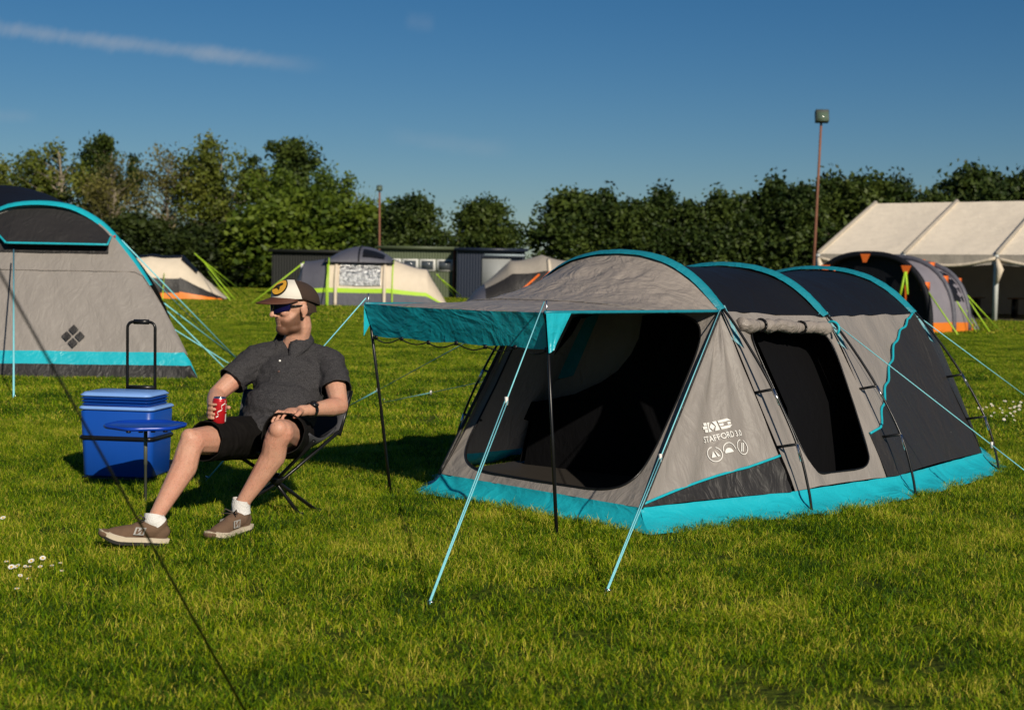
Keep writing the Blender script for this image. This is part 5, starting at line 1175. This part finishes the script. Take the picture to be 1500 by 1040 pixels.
    body_f = [(j*n+i, j*n+(i+1) % n, (j+1)*n+(i+1) % n, (j+1)*n+i) for j in range(1, 5) for i in range(n)]; lid_f = [(j*n+i, j*n+(i+1) % n, (j+1)*n+(i+1) % n, (j+1)*n+i) for j in [0]+list(range(5, 9)) for i in range(n)]+[tuple(range(9*n, 10*n))]
    mesh('can_body', (V, body_f), RED, ct); mesh('can_lid', (V, lid_f), ALU, ct); mesh('ring_pull', tube([(.004+.009*cos(t), .007*sin(t), .121) for t in [k*pi/6 for k in range(13)]], .0015, 5), ALU, ct)
    def lab(a0, a1, z0, z1, m, nm):
        k = 10; mesh(nm, ([(.0334*cos(a0+(a1-a0)*i/k), .0334*sin(a0+(a1-a0)*i/k), z) for z in (z0, z1) for i in range(k+1)], [(i, i+1, k+2+i, k+1+i) for i in range(k)]), m, ct)
    WL = mat('can_white_print', (.7, .66, .62), .4)
    lab(radians(-92), radians(-58), .012, .048, WL, 'nutrition_panel')
    for k in range(4): lab(radians(-95), radians(-62), .060+k*.010, .063+k*.010, WL, 'small_print')
    sc_ = [(radians(-172+i*5), .030+i*.0055, .007*sin(i*1.15)) for i in range(15)]
    vv_ = [(.0334*cos(a+w_/.033), .0334*sin(a+w_/.033), z_+dz) for a, z_, w_ in sc_ for dz in (0, .006)]
    mesh('script_stroke', (vv_, [(2*i, 2*i+2, 2*i+3, 2*i+1) for i in range(14)]), WL, ct)
    wt = thing('wristwatch', 'black wristwatch on the man\'s left wrist', 'watch', wrL); d = (elL-wrL).normalized(); M = d.to_track_quat('Z', 'Y').to_matrix()
    c = d*.022; mesh('strap', tube([c-d*.011, c+d*.011], .0345, 20, False), POLE, wt); up = (V3((.05, -.75, .65))-d*V3((.05, -.75, .65)).dot(d)).normalized()
    q = c+up*.034; mesh('watch_case', tube([q-up*.006, q+up*.006], [.021, .020], 20), POLE, wt); mesh('watch_face', tube([q+up*.006, q+up*.0072], .017, 20), mat('watch_glass', (.01, .01, .012), .08, spec=.8), wt)
man()
def chair():
    T = thing('camping_chair', 'low folding camp chair with charcoal fabric under seated man', 'chair', (-1.13, 6.95, 0)); O = V3((-1.13, 6.95, 0))
    FB = mat('charcoal_chair_cloth', (.05, .05, .058), .8, bump=.2, bscale=120)
    f = V3((-.22, -.97, 0)).normalized(); s = V3((.97, -.22, 0)).normalized(); c = V3((-1.145, 6.93, 0))
    X = lambda a, b, z: c+s*a+f*b+V3((0, 0, z))-O
    seat = lambda a, b: X((a-.5)*.52*(1-.05*b), -.13+.33*b, .315+.10*(2*a-1)**2+.025*(1-b)-.04*sin(pi*b)+.03*b)
    o = mesh('seat', patch(seat, na=16, nb=10), FB, T); solid(o, .006)
    back = lambda a, b: X((a-.5)*(.54+.04*b), -.14-.13*b-.10*sin(pi*a)*(.5+.5*b)*1.0, .33+.10*(2*a-1)**2*(1-b)+.27*b)
    o = mesh('backrest', patch(back, na=16, nb=12), FB, T); solid(o, .006)
    for sx in (-1, 1):
        mesh('leg', tube([X(sx*.27, .20, .41), X(-sx*.06*0+sx*.02, .02, .20), X(-sx*(.27 if sx > 0 else .15), -.20, 0)], .009, 8), POLE, T)
        mesh('leg', tube([X(sx*.27, -.15, .42), X(sx*.02, -.02, .18), X(-sx*(.24 if sx > 0 else .11), (.16 if sx > 0 else -.05), 0)], .009, 8), POLE, T)
        mesh('back_pole', tube([X(sx*.27, -.15, .40), X(sx*.285, -.28, .61)], .009, 8), POLE, T)
        w1 = -sx*(.27 if sx > 0 else .15); w2 = -sx*(.24 if sx > 0 else .11); y2 = .16 if sx > 0 else -.05
        mesh('foot', tube([X(w1, -.20, .0), X(w1, -.205, .02)], .014, 8), POLE, T)
        mesh('foot', tube([X(w2, y2, .0), X(w2, y2+.002, .02)], .014, 8), POLE, T)
    mesh('hub', ell(X(0, 0, .19), (.035, .035, .03)), POLE, T)
chair()

# ------------------------------------------------------------ dark storm line close to the camera
def near_line():
    T = thing('guy_rope', 'black storm rope with its pole slanting down across the foreground grass', 'rope', (-2.2, 1.0, 0)); O = V3((-2.2, 1.0, 0))
    e = G(378, 1075); a = W(0, 400, 2.3); d = a-e; top = a+d*.55
    T.location = (top.x, top.y, 0); O = V3((top.x, top.y, 0))
    mesh('rope', tube([e-O, e.lerp(top, .5)-O, top-O], [.0036, .0026, .0018], 6), POLE, T)
    mesh('pole', tube([V3((0, 0, -.05)), V3((0, 0, top.z+.05))], .012, 8), POLE, T); peg(T, e-O)
near_line()

# ------------------------------------------------------------ daisies and grass
def daisies():
    WP = mat('daisy_petal', (.80, .78, .74), .7); YC = mat('daisy_eye', (.65, .42, .03), .8); ST = mat('daisy_stalk', (.06, .11, .01), .7)
    V, Fc = [], []
    for i in range(14):
        a = 2*pi*i/14; k = len(V); V += [(.004*cos(a-.2), .004*sin(a-.2), .05), (.0125*cos(a-.18), .0125*sin(a-.18), .052), (.0125*cos(a+.18), .0125*sin(a+.18), .052), (.004*cos(a+.2), .004*sin(a+.2), .05)]; Fc.append((k, k+1, k+2, k+3))
    pm = mesh('petals', (V, Fc), WP).data; em = mesh('eye', ell((0, 0, .052), (.005, .005, .003), seg=8), YC).data; sm = mesh('stalk', tube([(0, 0, -.01), (.002, 0, .05)], .0012, 4), ST).data
    for o in [o for o in C.objects if o.name in ('petals', 'eye', 'stalk')]: bpy.data.objects.remove(o)
    rd = random.Random(5)
    spots = [(63, 824), (38, 830), (77, 832), (90, 838), (10, 828), (45, 834), (20, 836), (28, 848), (44, 853), (25, 870), (62, 836), (33, 833), (8, 762), (88, 826), (52, 829)]
    for k, (px, py) in enumerate(spots):
        T = thing('daisy', 'small white daisy in the grass near the trainer and rope', 'flower', G(px, py+8), rd.random()*6, 'daisies in the near grass')
        for nm, me in (('petals', pm), ('eye', em), ('stalk', sm)): o = bpy.data.objects.new(nm, me); C.objects.link(o); o.parent = T; 
        s = rd.uniform(.6, 1.1); T.scale = (s, s, s*rd.uniform(.9, 1.2)); T.rotation_euler = (radians(rd.uniform(5, 35)), 0, rd.uniform(-.6, .6))
    for k in range(46):
        px, py = rd.gauss(1488, 30), rd.gauss(602, 7)
        T = thing('daisy', 'tiny white daisy in the drift beside the charcoal tent end', 'flower', G(px, py), rd.random()*6, 'daisies beyond the tent end')
        for nm, me in (('petals', pm), ('eye', em)): o = bpy.data.objects.new(nm, me); C.objects.link(o); o.parent = T
        T.scale = (rd.uniform(.7, 1.15),)*3; T.rotation_euler = (radians(rd.uniform(20, 50)), 0, rd.uniform(-.6, .6))
daisies()
near = [clump('clump_near', 64, .08, .018, .050, .0034, s) for s in range(5)]
mid = [clump('clump_mid', 70, .16, .022, .052, .0065, 20+s) for s in range(4)]
far = [clump('clump_far', 50, .42, .03, .07, .020, 40+s) for s in range(3)]
grass_zone('near_grass', 2.2, 11, 260, near, .62, 1.25, 'short green lawn grass around the tent and chair')
grass_zone('middle_grass', 11, 34, 62, mid, .7, 1.3, 'green lawn grass between the tents')
grass_zone('far_grass', 34, 112, 7, far, .7, 1.3, 'far lawn grass before the trees')
